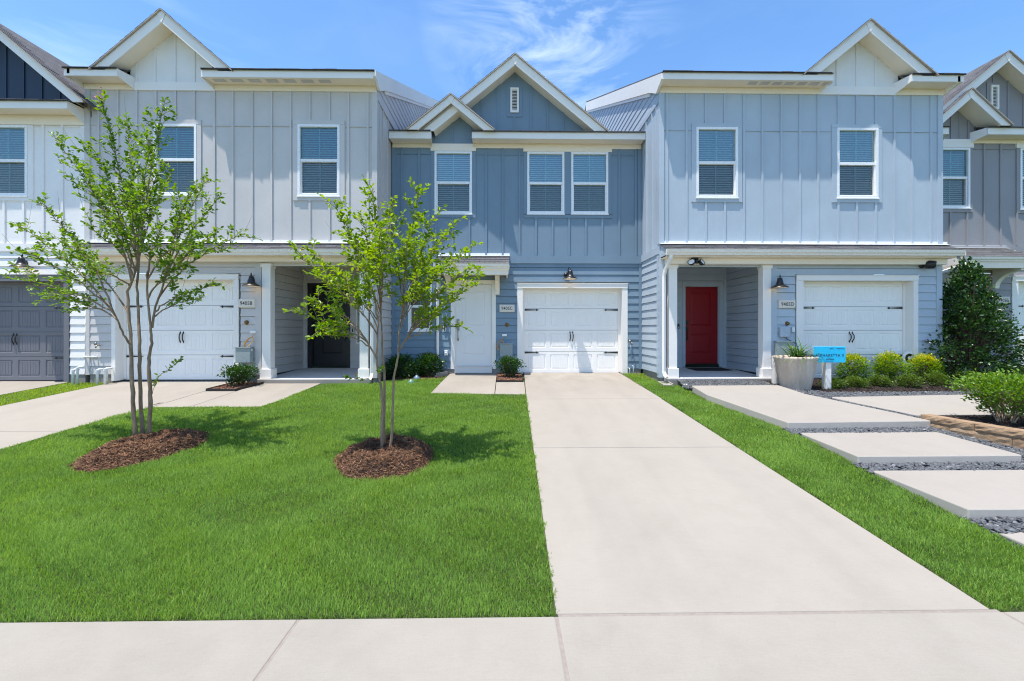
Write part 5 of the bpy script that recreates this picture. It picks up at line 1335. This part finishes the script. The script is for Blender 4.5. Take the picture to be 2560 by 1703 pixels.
# ------------------------------------------------------------------ things on the walls
def lamp(loc, label, side, real=.30):
    """gooseneck barn lamp; side -1: plate lies left of the shade"""
    t = thing('wall_lamp', loc, label, 'wall lamp', 'black barn lamps on the house fronts')
    p = MB(); p.lathe([(.0, 0), (.062, 0), (.062, -.014), (.045, -.03), (.02, -.045), (.0, -.045)], (0, 0, 0), 'Y', 20); p.build('wall_plate', 'lampshade', t, smooth=True)
    a = MB(); A = math.radians(38) * -side; dx, dy = math.sin(A), -math.cos(A)
    P = [(0, -.03, 0), (.03 * dx, -.04 + .03 * dy, .0), (.07 * dx, -.02 + .07 * dy, .03), (.085 * dx, -.02 + .085 * dy, .10), (.115 * dx, -.02 + .115 * dy, .155), (.15 * dx, -.02 + .15 * dy, .165), (.185 * dx, -.02 + .185 * dy, .15), (.20 * dx, -.02 + .20 * dy, .12), (.20 * dx, -.02 + .20 * dy, .085)]
    a.tube(P, .009, 8); a.build('arm', 'lampshade', t, smooth=True)
    c = (.20 * dx, -.02 + .20 * dy, .0); s = MB(); r = .172
    s.lathe([(.018, .095), (.045, .085), (.056, .04), (.066, -.01), (.08, -.05), (.115, -.078), (.155, -.098), (r, -.118), (r, -.125)], c, 'Z', 32); so = s.build('lamp_shade', 'lampshade', t, smooth=True)
    s = MB(); s.lathe([(r - .002, -.121), (.143, -.098), (.10, -.079), (.060, -.054), (.044, -.002), (.0, .03)], c, 'Z', 32); s.build('shade_lining', 'lampwhite', so, smooth=True)
    b = MB(); b.lathe([(0, -.09), (.018, -.085), (.026, -.065), (.02, -.04), (.012, -.02)], c, 'Z', 12); b.build('bulb', 'bulb', t, smooth=True)
    return t
LB = lamp((-5.50, YD - .018, 2.115), 'black barn lamp above the 9405B plaque', -1)
for ch in LB.children: pass
def lamp_at(loc, label, side): return lamp(loc, label, side)
lamp((1.50, YC - .02, 2.42), 'black barn lamp above the middle garage door', -.55)
lamp((6.06, YD - .018, 2.10), 'black barn lamp above the 9405D plaque', 1)
lamp((-10.29, YD - .018, 2.505), 'black barn lamp above the dark grey garage at the left edge', -1)
def txt(name, s, size, loc, mat, parent, align='CENTER', space=1.0, bold=0.0, sx=1.0, shear=0):
    c = bpy.data.curves.new(name, 'FONT'); c.body = s; c.size = size; c.align_x = align; c.align_y = 'CENTER'; c.space_character = space; c.offset = bold; c.extrude = .0012; c.shear = shear
    tmp = bpy.data.objects.new('tmp', c); COL.objects.link(tmp); dg = bpy.context.evaluated_depsgraph_get(); dg.update()
    me = bpy.data.meshes.new_from_object(tmp.evaluated_get(dg)); bpy.data.objects.remove(tmp); bpy.data.curves.remove(c)
    mat4 = Matrix.Translation(loc) @ Matrix.Rotation(R(90), 4, 'X') @ Matrix.Diagonal((sx, 1, 1, 1)); me.transform(mat4); me.materials.clear()
    return link(name, me, mat, parent)
def plaque(loc, s, label):
    t = thing('house_number_sign', loc, label, 'house number', 'house number plaques'); b = MB()
    b.box(-.182, .182, -.032, 0, -.088, .088); b.build('plate', 'plaque', t, bevel=.012)
    e = MB(); e.box(-.187, .187, -.014, .001, -.093, .093); e.build('plate_edge', 'plaque', t)
    txt('lettering', s, .112, (0, -.0335, -.004), 'lettering', t, bold=.0004, sx=.86, space=1.08)
    return t
plaque((-5.58, YD - .012, 1.642), '9405B', 'cream plaque reading 9405B under the left barn lamp'); plaque((.045, YC - .012, 1.597), '9405C', 'cream plaque reading 9405C beside the middle garage')
plaque((6.207, YD - .012, 1.634), '9405D', 'cream plaque reading 9405D under the right barn lamp'); plaque((12.79, YE - .012, 1.832), '9405E', 'cream plaque reading 9405E behind the holly')
def simple(name, mb, mat, loc, label, cat, group=None, smooth=False, bevel=0):
    o = mb.build(name, mat, None, smooth, bevel); o.location = loc; return tag(o, label, cat, group)
def round_vent(loc, label):
    t = thing('gas_outlet_cover', loc, label, 'wall fitting', 'round brass fittings on the house fronts'); m = MB()
    m.lathe([(.0, -.006), (.046, -.006), (.05, 0)], (0, 0, 0), 'Y', 20); m.build('flange', 'brass', t, smooth=True)
    k = MB(); k.lathe([(.0, -.07), (.02, -.07), (.025, -.05), (.034, -.045), (.034, -.006)], (0, 0, 0), 'Y', 14); k.build('cap', 'brass', t, smooth=True)
    for a in range(6):
        pass
    return t
round_vent((-5.585, YD - .012, 1.228), 'round bronze fitting below the 9405B plaque'); round_vent((.044, YC - .012, 1.198), 'round brass fitting below the 9405C plaque'); round_vent((6.215, YD - .012, 1.208), 'round brass fitting below the 9405D plaque')
def meter_box(loc, w, h_, d, label):
    t = thing('meter_box', loc, label, 'meter box', 'grey utility boxes on the house fronts'); b = MB()
    b.box(-w / 2, w / 2, -d, 0, -h_ / 2, h_ / 2); b.build('box', 'meter', t, bevel=.006)
    l = MB(); l.box(-w / 2 - .008, w / 2 + .008, -d - .015, .0, h_ / 2 + .001, h_ / 2 + .018); l.build('lid', 'meter', t)
    c = MB(); c.tube([(-w * .12, -d * .5, -h_ / 2), (-w * .12, -d * .5, -h_ / 2 - .45)], .03, 10); c.build('conduit', 'meter', t, smooth=True)
    s = MB(); s.box(w / 2 + .0005, w / 2 + .002, -d * .75, -d * .35, h_ * .28, h_ * .42); s.build('sticker', 'vinyl', t)
    return t
meter_box((-5.585, YD - .02, .525), .31, .315, .14, 'grey meter box left of the grey porch column'); meter_box((.025, YC - .02, .572), .31, .305, .11, 'grey meter box beside the middle garage'); 
meter_box((6.09, YD - .02, .62), .34, .38, .14, 'grey meter box half hidden behind the concrete pot')
def coil(loc, label, tilt):
    m = MB(); 
    for k in range(4):
        r = .105 + .004 * k; P = [(r * .55 * math.cos(a) * (1 + .05 * k) + tilt * r * math.sin(a), -.02 - .006 * k, r * math.sin(a)) for a in [2 * math.pi * j / 20 for j in range(21)]]; m.tube(P, .0055, 6, cap=False)
    m.tube([(tilt * .1, -.02, .105), (tilt * .16, -.01, .15), (tilt * .2 + .01, .0, .20)], .004, 5)
    return simple('cable_coil', m, 'yellow', loc, label, 'cable', 'yellow cable coils by the meter boxes', smooth=True)
coil((-5.50, YD - .06, .80), 'coil of yellow cable above the meter box by the grey porch', .62); coil((-.12, YC - .07, .70), 'coil of yellow cable on the meter box by the middle garage', .28)
for loc, lb in (((-5.44, YD - .012, 1.02), 'small white box above the coil by the grey porch'), ((-.02, YC - .012, .94), 'small white box above the middle meter box')):
    m = MB(); m.box(-.058, .058, -.035, 0, -.026, .026); m.box(-.012, .012, -.037, -.0355, -.012, .012); simple('junction_box', m, 'vinyl', loc, lb, 'junction box', 'small white boxes above the meters')
m = MB(); m.box(-.11, .11, -.075, 0, -.115, .115); t = simple('cable_box', m, 'grey_plastic', (6.135, YD - .018, 1.02), 'pale grey cable box under the 9405D plaque', 'cable box', bevel=.02)
m = MB(); m.tube([(.02, -.04, -.11), (.05, -.05, -.16), (.15, -.05, -.20), (.24, -.05, -.26)], .008, 6); tag(m.build('cable', 'black', t), None)
m = MB(); m.box(-.032, .032, -.04, 0, -.058, .058); simple('outlet_cover', m, 'pvc', (6.335, YD - .018, 1.075), 'white outlet cover beside the pale grey cable box', 'outlet', bevel=.008)
m = MB(); m.box(-.042, .042, -.05, 0, -.065, .065); m.lathe([(.0, -.062), (.022, -.06), (.022, -.05)], (0, 0, -.005), 'Y', 12); simple('outlet_cover', m, 'pvc', (-1.445, YC - .018, .507), 'grey outlet cover left of the middle front door', 'outlet', bevel=.01)
def doorbell(loc, label, mat1='black'):
    t = thing('doorbell', loc, label, 'doorbell', 'video doorbells beside the front doors'); m = MB(); m.box(-.03, .03, -.028, 0, -.065, .065); m.build('body', 'vinyl' if mat1 != 'black' else 'black', t, bevel=.008)
    k = MB(); k.box(-.019, .019, -.031, -.0285, -.05, .05) if mat1 != 'black' else k.lathe([(0, -.031), (.012, -.031), (.012, -.0285)], (0, 0, -.035), 'Y', 12); k.build('face', 'black' if mat1 != 'black' else 'vinyl', t)
doorbell((-1.48, YC - .016, 1.094), 'white-rimmed doorbell beside the middle front door', 'w'); doorbell((4.60, YB - .016, 1.17), 'black doorbell left of the red door'); doorbell((-4.0, YB - .016, 1.06), 'doorbell beside the charcoal door', 'w')
def hose_bib(loc, label):
    t = thing('garden_tap', loc, label, 'garden tap', 'outdoor taps on the walls'); m = MB(); m.tube([(0, 0, 0), (0, -.06, 0), (.005, -.09, -.02), (.01, -.10, -.06)], [.014, .014, .014, .012], 8); m.build('spout', 'nickel', t, smooth=True)
    k = MB(); k.lathe([(.0, -.055), (.034, -.055), (.034, -.045), (.0, -.045)], (-.035, -.01, .03), 'Y', 12); k.build('tap_handle', 'nickel', t, smooth=True)
hose_bib((-8.716, YD - .015, .74), 'tap on the wall left of the left white garage'); hose_bib((3.10, YC - .015, .76), 'tap on the slate blue wall right of the middle garage'); hose_bib((9.33, YD - .015, .80), 'tap on the light blue wall beside the holly')
pv = 'white vent pipes against the wall'
for x, zt, dr, lb in ((-9.075, .235, 1, 'short white pipe nearest the dark grey garage'), (-8.985, .285, 1, 'taller white pipe second from the dark grey garage'), (-8.575, .235, 1, 'white pipe in the middle of the row by the grey foundation'), (-8.485, .25, 1, 'white pipe set slightly behind its neighbours'), (-8.415, .255, 1, 'white pipe nearest the left white garage')):
    m = MB(); m.tube([(0, 0, -.35), (0, 0, -.04), (.006, 0, -.012), (.03, .01, 0), (.075, .06, 0)], .023, 10); m.lathe([(.028, -.03), (.028, .012)], (0, 0, -.02), 'Z', 10); simple('vent_pipe', m, 'pvc', (x, YD - .14 - (.08 if 'behind' not in lb else -.03), zt), lb, 'pipe', pv, smooth=True)
for x, lb in ((-8.965, 'left of two white elbows on the seam of the white wall'), (-8.815, 'right of two white elbows beneath the wall tap')):
    m = MB(); m.tube([(-.05, -.01, -.03), (-.03, -.05, -.004), (0, -.07, .008), (.04, -.05, .0), (.05, .0, -.005)], .017, 8); simple('pipe_elbow', m, 'pvc', (x, YD - .012, .49), lb, 'pipe', 'white pipe elbows on the wall', smooth=True)
for x, h1, lb in ((3.045, .13, 'shorter grey pipe under the tap by the middle garage'), (3.135, .19, 'taller grey pipe reaching up to the tap by the middle garage')):
    m = MB(); m.tube([(0, 0, -.2), (0, 0, h1 - .02), (-.01, .02, h1), (-.03 if h1 < .15 else -.02, .06, h1 + .0)], .017, 10)
    if h1 > .15: m.tube([(0, .07, h1 - .01), (-.03, .085, .45), (-.035, .09, .70)], .006, 6)
    simple('standpipe', m, 'galv', (x, YC - .11, 0), lb, 'pipe', 'grey pipes by the middle garage', smooth=True)
def splash(loc, rz, label, w=.24, l=.46, h_=.09):
    m = MB(); m.box(-w / 2, w / 2, -l / 2, l / 2, -.03, .012); m.box(-w / 2, -w / 2 + .03, -l / 2, l / 2, .012, h_); m.box(w / 2 - .03, w / 2, -l / 2, l / 2, .012, h_); m.box(-w / 2 + .03, w / 2 - .03, l / 2 - .03, l / 2, .012, h_); o = simple('splash_block', m, 'conc_slab', loc, label, 'splash block', 'splash blocks under the downspouts', bevel=.01); o.rotation_euler.z = rz
splash((-1.56, 10.12, .0), -.55, 'white splash block under the downspout by the middle door', .2, .40, .08); splash((3.42, 9.06, gz(9.06) - .0), -.15, 'pale splash block in the grass by the blue corner', .24, .42, .035)
for x, y, mt, lb in ((-2.02, 9.20, 'drain_green', 'pale green drain cap in the lawn'), (-2.0, 9.68, 'drain', 'pale blue drain cap at the edge of the dark shrubs')):
    m = MB(); m.lathe([(.0, .085), (.03, .083), (.036, .06), (.062, .052), (.068, .025), (.075, .0), (.075, -.05)], (0, 0, 0), 'Z', 20); simple('drain_cap', m, mt, (x, y, gz(y)), lb, 'drain cap', 'plastic drain caps', smooth=True)
for x, y, lb in ((3.71, 8.72, 'white valve lid nearer the porch step'), (3.80, 8.30, 'white valve lid beside the topmost slab')):
    m = MB(); m.lathe([(.0, .036), (.055, .034), (.065, .02), (.065, -.04)], (0, 0, 0), 'Z', 20); simple('valve_lid', m, 'pvc', (x, y, gz(y) + .03), lb, 'valve lid', 'white valve lids in the grass', smooth=True)
m = MB(); m.box(-.46, .46, -.3, .3, 0, .012); simple('doormat', m, 'mat', (5.22, 10.88, .062), 'black doormat before the red door', 'doormat', bevel=.004)
# twin floodlight and camera under the light blue porch beam
t = thing('security_light', (4.09, YD - .16, 2.62), 'black twin security light under the porch beam', 'security light'); m = MB(); m.box(-.07, .07, -.05, 0, -.03, .03); m.build('mount', 'black', t, bevel=.008)
m = MB(); m.lathe([(.0, -.10), (.032, -.095), (.04, -.05), (.035, 0), (0, .01)], (.025, -.06, -.03), 'Z', 14); m.build('sensor', 'black', t, smooth=True)
for s_ in (-1, 1):
    m = MB(); m.tube([(s_ * .04, -.04, -.02), (s_ * .07 + .02, -.07, -.04)], .012, 6); m.lathe([(.0, .03), (.05, .03), (.057, 0), (.05, -.02)], (0, 0, 0), 'Y', 16)
    hd = MB(); hd.lathe([(.0, .05), (.04, .045), (.058, .0), (.058, -.012), (.05, -.012)], (0, 0, 0), 'Y', 18)
    o = hd.build('lamp_head', 'black', t, smooth=True); o.scale = (1.3, 1.3, 1.3); o.location = (s_ * .115 + .01, -.10, -.10); o.rotation_euler = (R(-30), R(20 * s_), R(28 * s_))
    l = MB(); l.lathe([(.0, -.006), (.05, -.006)], (0, 0, 0), 'Y', 16); l.build('lens', 'vinyl', o)
t = thing('security_camera', (9.22, YD - .02, 2.50), 'black security camera above the right side of the light blue garage', 'security camera'); m = MB(); m.lathe([(0, -.06), (.06, -.05), (.07, 0)], (0, 0, 0), 'Y', 16); m.build('mount', 'black', t, smooth=True)
m = MB(); m.tube([(.0, -.05, 0), (.02, -.09, 0), (.05, -.13, -.004), (.12, -.19, -.015), (.13, -.20, -.017)], [.05, .085, .09, .078, .06], 16); m.build('body', 'black', t, smooth=True)

# planter, plant, signs
t = thing('planter_pot', (5.785, 8.42, gz(8.42) + .03), 'large tapered concrete pot beside the blue sign', 'planter'); m = MB()
m.lathe([(.0, .0), (.255, .0), (.262, .02), (.375, .60), (.385, .64), (.345, .645), (.335, .60), (.0, .56)], (0, 0, 0), 'Z', 40); m.build('pot', 'pot', t, smooth=True)
m = MB(); m.lathe([(.335, .605), (.2, .62), (.0, .625)], (0, 0, 0), 'Z', 24); m.build('potting_soil', 'black_mulch', t, smooth=True)
t = thing('strap_leaf_plant', (5.80, 8.40, gz(8.42) + .65), 'grassy strap-leaved plant growing in the concrete pot', 'plant')
rng = np.random.default_rng(5); Vv, Ff, Tt = [], [], []
for k in range(150):
    a = rng.uniform(0, 6.28); L = rng.uniform(.32, .60); el = rng.uniform(.2, 1.35); w = rng.uniform(.009, .017); d = np.array([math.cos(a), math.sin(a)]); o = len(Vv); px = np.array([-d[1], d[0]]); n = 7
    b0 = rng.normal(0, .05, 2); dr = rng.uniform(.3, 1.1)
    for j in range(n + 1):
        u = j / n; r = L * u * math.cos(el) * (1 + .3 * u); z = L * math.sin(el) * u - dr * L * u * u * .55 - .02; ww = w * (1 - u ** 2.5) + .0008
        c = np.array([b0[0] + d[0] * r, b0[1] + d[1] * r])
        Vv += [(c[0] - px[0] * ww, c[1] - px[1] * ww, z + .004), (c[0] + px[0] * ww, c[1] + px[1] * ww, z + .004)]
    Ff += [(o + 2 * j, o + 2 * j + 1, o + 2 * j + 3, o + 2 * j + 2) for j in range(n)]; Tt += [rng.beta(2, 2)] * (2 * n + 2)
me = bpy.data.meshes.new('leaves'); me.from_pydata(Vv, [], Ff); at = me.attributes.new('tint', 'FLOAT', 'POINT'); at.data.foreach_set('value', np.array(Tt, np.float32)); link('leaves', me, 'strap', t)
t = thing('yard_sign', (6.345, 8.32, gz(8.32) + .03), 'sky blue yard sign on a white post reading ALPHARETTA II', 'sign'); SZ = .695
m = MB(); m.box(-.315, .315, -.075, -.06, SZ - .157, SZ + .157); m.build('panel', 'sign_blue', t, bevel=.002)
m = MB(); m.box(-.318, .318, -.059, -.054, SZ - .160, SZ + .160); m.build('panel_backing', 'vinyl', t)
m = MB(); m.box(-.06, .05, -.053, .06, -.1, SZ - .02); m.build('post', 'white', t, bevel=.004)
yl = -.0765
txt('lettering', 'ALPHARETTA II', .070, (.0, yl, SZ - .018), 'sign_ink', t, space=1.2, bold=.001, sx=1.0)
txt('lettering', 'FARMHOUSE', .024, (.285, yl, SZ + .115), 'sign_ink', t, 'RIGHT', 1.15); txt('lettering', 'Indi  |', .036, (.085, yl, SZ + .115), 'sign_ink', t, 'RIGHT', 1.0, shear=.3)
m = MB()
for k in range(2): 
    x = -.075 + k * .032; m.box(x, x + .024, yl - .001, yl + .0015, SZ - .108, SZ - .102); m.box(x, x + .005, yl - .001, yl + .0015, SZ - .102, SZ - .086); m.box(x + .019, x + .024, yl - .001, yl + .0015, SZ - .102, SZ - .086); m.box(x, x + .024, yl - .001, yl + .0015, SZ - .086, SZ - .081)
m.box(-.008, .085, yl - .001, yl + .0015, SZ - .100, SZ - .086); m.box(-.08, .075, yl - .001, yl + .0015, SZ - .132, SZ - .129); m.build('logo', 'sign_ink', t)
# white post behind the pot and round ring sign by the holly
m = MB(); m.box(-.05, .05, -.045, .045, -.1, .62); simple('marker_post', m, 'white', (5.66, 8.86, gz(8.86)), 'white post standing just behind the concrete pot', 'post', bevel=.005)
t = thing('round_sign', (8.98, 9.36, .44), 'white round sign with a thick black ring beside the holly', 'sign'); m = MB(); m.lathe([(.0, 0), (.15, 0), (.15, -.02), (.0, -.02)], (0, 0, 0), 'Y', 32); m.build('disc', 'vinyl', t)
m = MB(); pr = []
for k in range(25): a = R(50 + 270 * k / 24); pr.append((.10 * math.cos(a), .10 * math.sin(a)))
for k in range(24, -1, -1): a = R(50 + 270 * k / 24); pr.append((.042 * math.cos(a), .042 * math.sin(a)))
m2 = MB()
for k in range(24):
    i, j = k, k + 1; A, B, C_, D_ = pr[i], pr[j], pr[49 - j], pr[49 - i]; m2.quad((A[0], -.0225, A[1]), (B[0], -.0225, B[1]), (C_[0], -.0225, C_[1]), (D_[0], -.0225, D_[1]))
m2.build('ring_mark', 'black', t)
m = MB(); m.tube([(0, .012, -.12), (0, .012, -.6)], .012, 8); m.build('stake', 'black', t)

# ------------------------------------------------------------------ sky, sun, camera
w = bpy.data.worlds.new('World'); SC.world = w; w.use_nodes = True; nt = w.node_tree; bg = nt.nodes['Background']
SUN = Vector((-.20, -.17, 1.0)).normalized(); EL = math.asin(SUN.z)
sky = N(nt, 'ShaderNodeTexSky', sky_type='NISHITA'); sky.sun_disc = False; sky.sun_elevation = EL; sky.sun_rotation = math.atan2(SUN.x, SUN.y); sky.altitude = 200; sky.air_density = 1.0; sky.dust_density = .6; sky.ozone_density = 1.6
tc = N(nt, 'ShaderNodeTexCoord'); mp = N(nt, 'ShaderNodeMapping'); mp.inputs['Scale'].default_value = (2.6, 1.6, 8.0); mp.inputs['Rotation'].default_value = (.0, .38, .1); nt.links.new(tc.outputs['Generated'], mp.inputs['Vector'])
n1 = N(nt, 'ShaderNodeTexNoise'); n1.inputs['Scale'].default_value = 1.5; n1.inputs['Detail'].default_value = 9; n1.inputs['Roughness'].default_value = .62; n1.inputs['Distortion'].default_value = .7; nt.links.new(mp.outputs[0], n1.inputs['Vector'])
# broad mask: cirrus gathers high in the middle of the view and a thin veil to the left
sx = N(nt, 'ShaderNodeSeparateXYZ'); nt.links.new(tc.outputs['Generated'], sx.inputs[0])
dv = N(nt, 'ShaderNodeVectorMath', operation='DISTANCE'); dv.inputs[1].default_value = (.085, .81, .58); nt.links.new(tc.outputs['Generated'], dv.inputs[0])
mr = N(nt, 'ShaderNodeMapRange'); mr.inputs['From Min'].default_value = .06; mr.inputs['From Max'].default_value = .25; mr.inputs['To Min'].default_value = .72; mr.inputs['To Max'].default_value = .03; nt.links.new(dv.outputs['Value'], mr.inputs['Value'])
dv2 = N(nt, 'ShaderNodeVectorMath', operation='DISTANCE'); dv2.inputs[1].default_value = (-.66, .62, .45); nt.links.new(tc.outputs['Generated'], dv2.inputs[0])
mr2 = N(nt, 'ShaderNodeMapRange'); mr2.inputs['From Min'].default_value = .02; mr2.inputs['From Max'].default_value = .30; mr2.inputs['To Min'].default_value = .22; mr2.inputs['To Max'].default_value = .0; nt.links.new(dv2.outputs['Value'], mr2.inputs['Value'])
sm = N(nt, 'ShaderNodeMath', operation='ADD'); nt.links.new(mr.outputs[0], sm.inputs[0]); nt.links.new(mr2.outputs[0], sm.inputs[1])
cl = ramp(nt, n1.outputs['Fac'], [(.45, 0.0), (.62, .45), (.78, .95)])
mu = N(nt, 'ShaderNodeMath', operation='MULTIPLY'); nt.links.new(cl, mu.inputs[0]); nt.links.new(sm.outputs[0], mu.inputs[1])
hs = N(nt, 'ShaderNodeHueSaturation'); hs.inputs['Saturation'].default_value = 1.2; hs.inputs['Value'].default_value = 1.3; nt.links.new(sky.outputs[0], hs.inputs['Color'])
mixs = mixcol(nt, mu.outputs[0], hs.outputs[0], (7.5, 8.2, 9.2))
nt.links.new(mixs, bg.inputs['Color']); bg.inputs['Strength'].default_value = .13
sl = bpy.data.lights.new('Sun', 'SUN'); sl.energy = 4.2; sl.angle = R(.5); sl.color = (1, .945, .86); so = bpy.data.objects.new('Sun', sl); COL.objects.link(so); so.rotation_euler = SUN.to_track_quat('Z', 'Y').to_euler(); so.location = (-4, -4, 20)
cam = bpy.data.cameras.new('Camera'); cam.sensor_width = 36; cam.lens = 15.005; cam.shift_y = -.00996; cam.clip_start = .05; cam.clip_end = 2000
co = bpy.data.objects.new('Camera', cam); COL.objects.link(co); co.location = (0, 0, 1.058); co.rotation_euler = (R(90), 0, -.01593); SC.camera = co
SC.view_settings.view_transform = 'Standard'; SC.view_settings.look = 'None'; SC.view_settings.exposure = 0.75; SC.view_settings.gamma = 1
SC.cycles.max_bounces = 14; SC.cycles.diffuse_bounces = 10; SC.cycles.transparent_max_bounces = 12; SC.cycles.use_denoising = True; SC.cycles.filter_width = 1.1
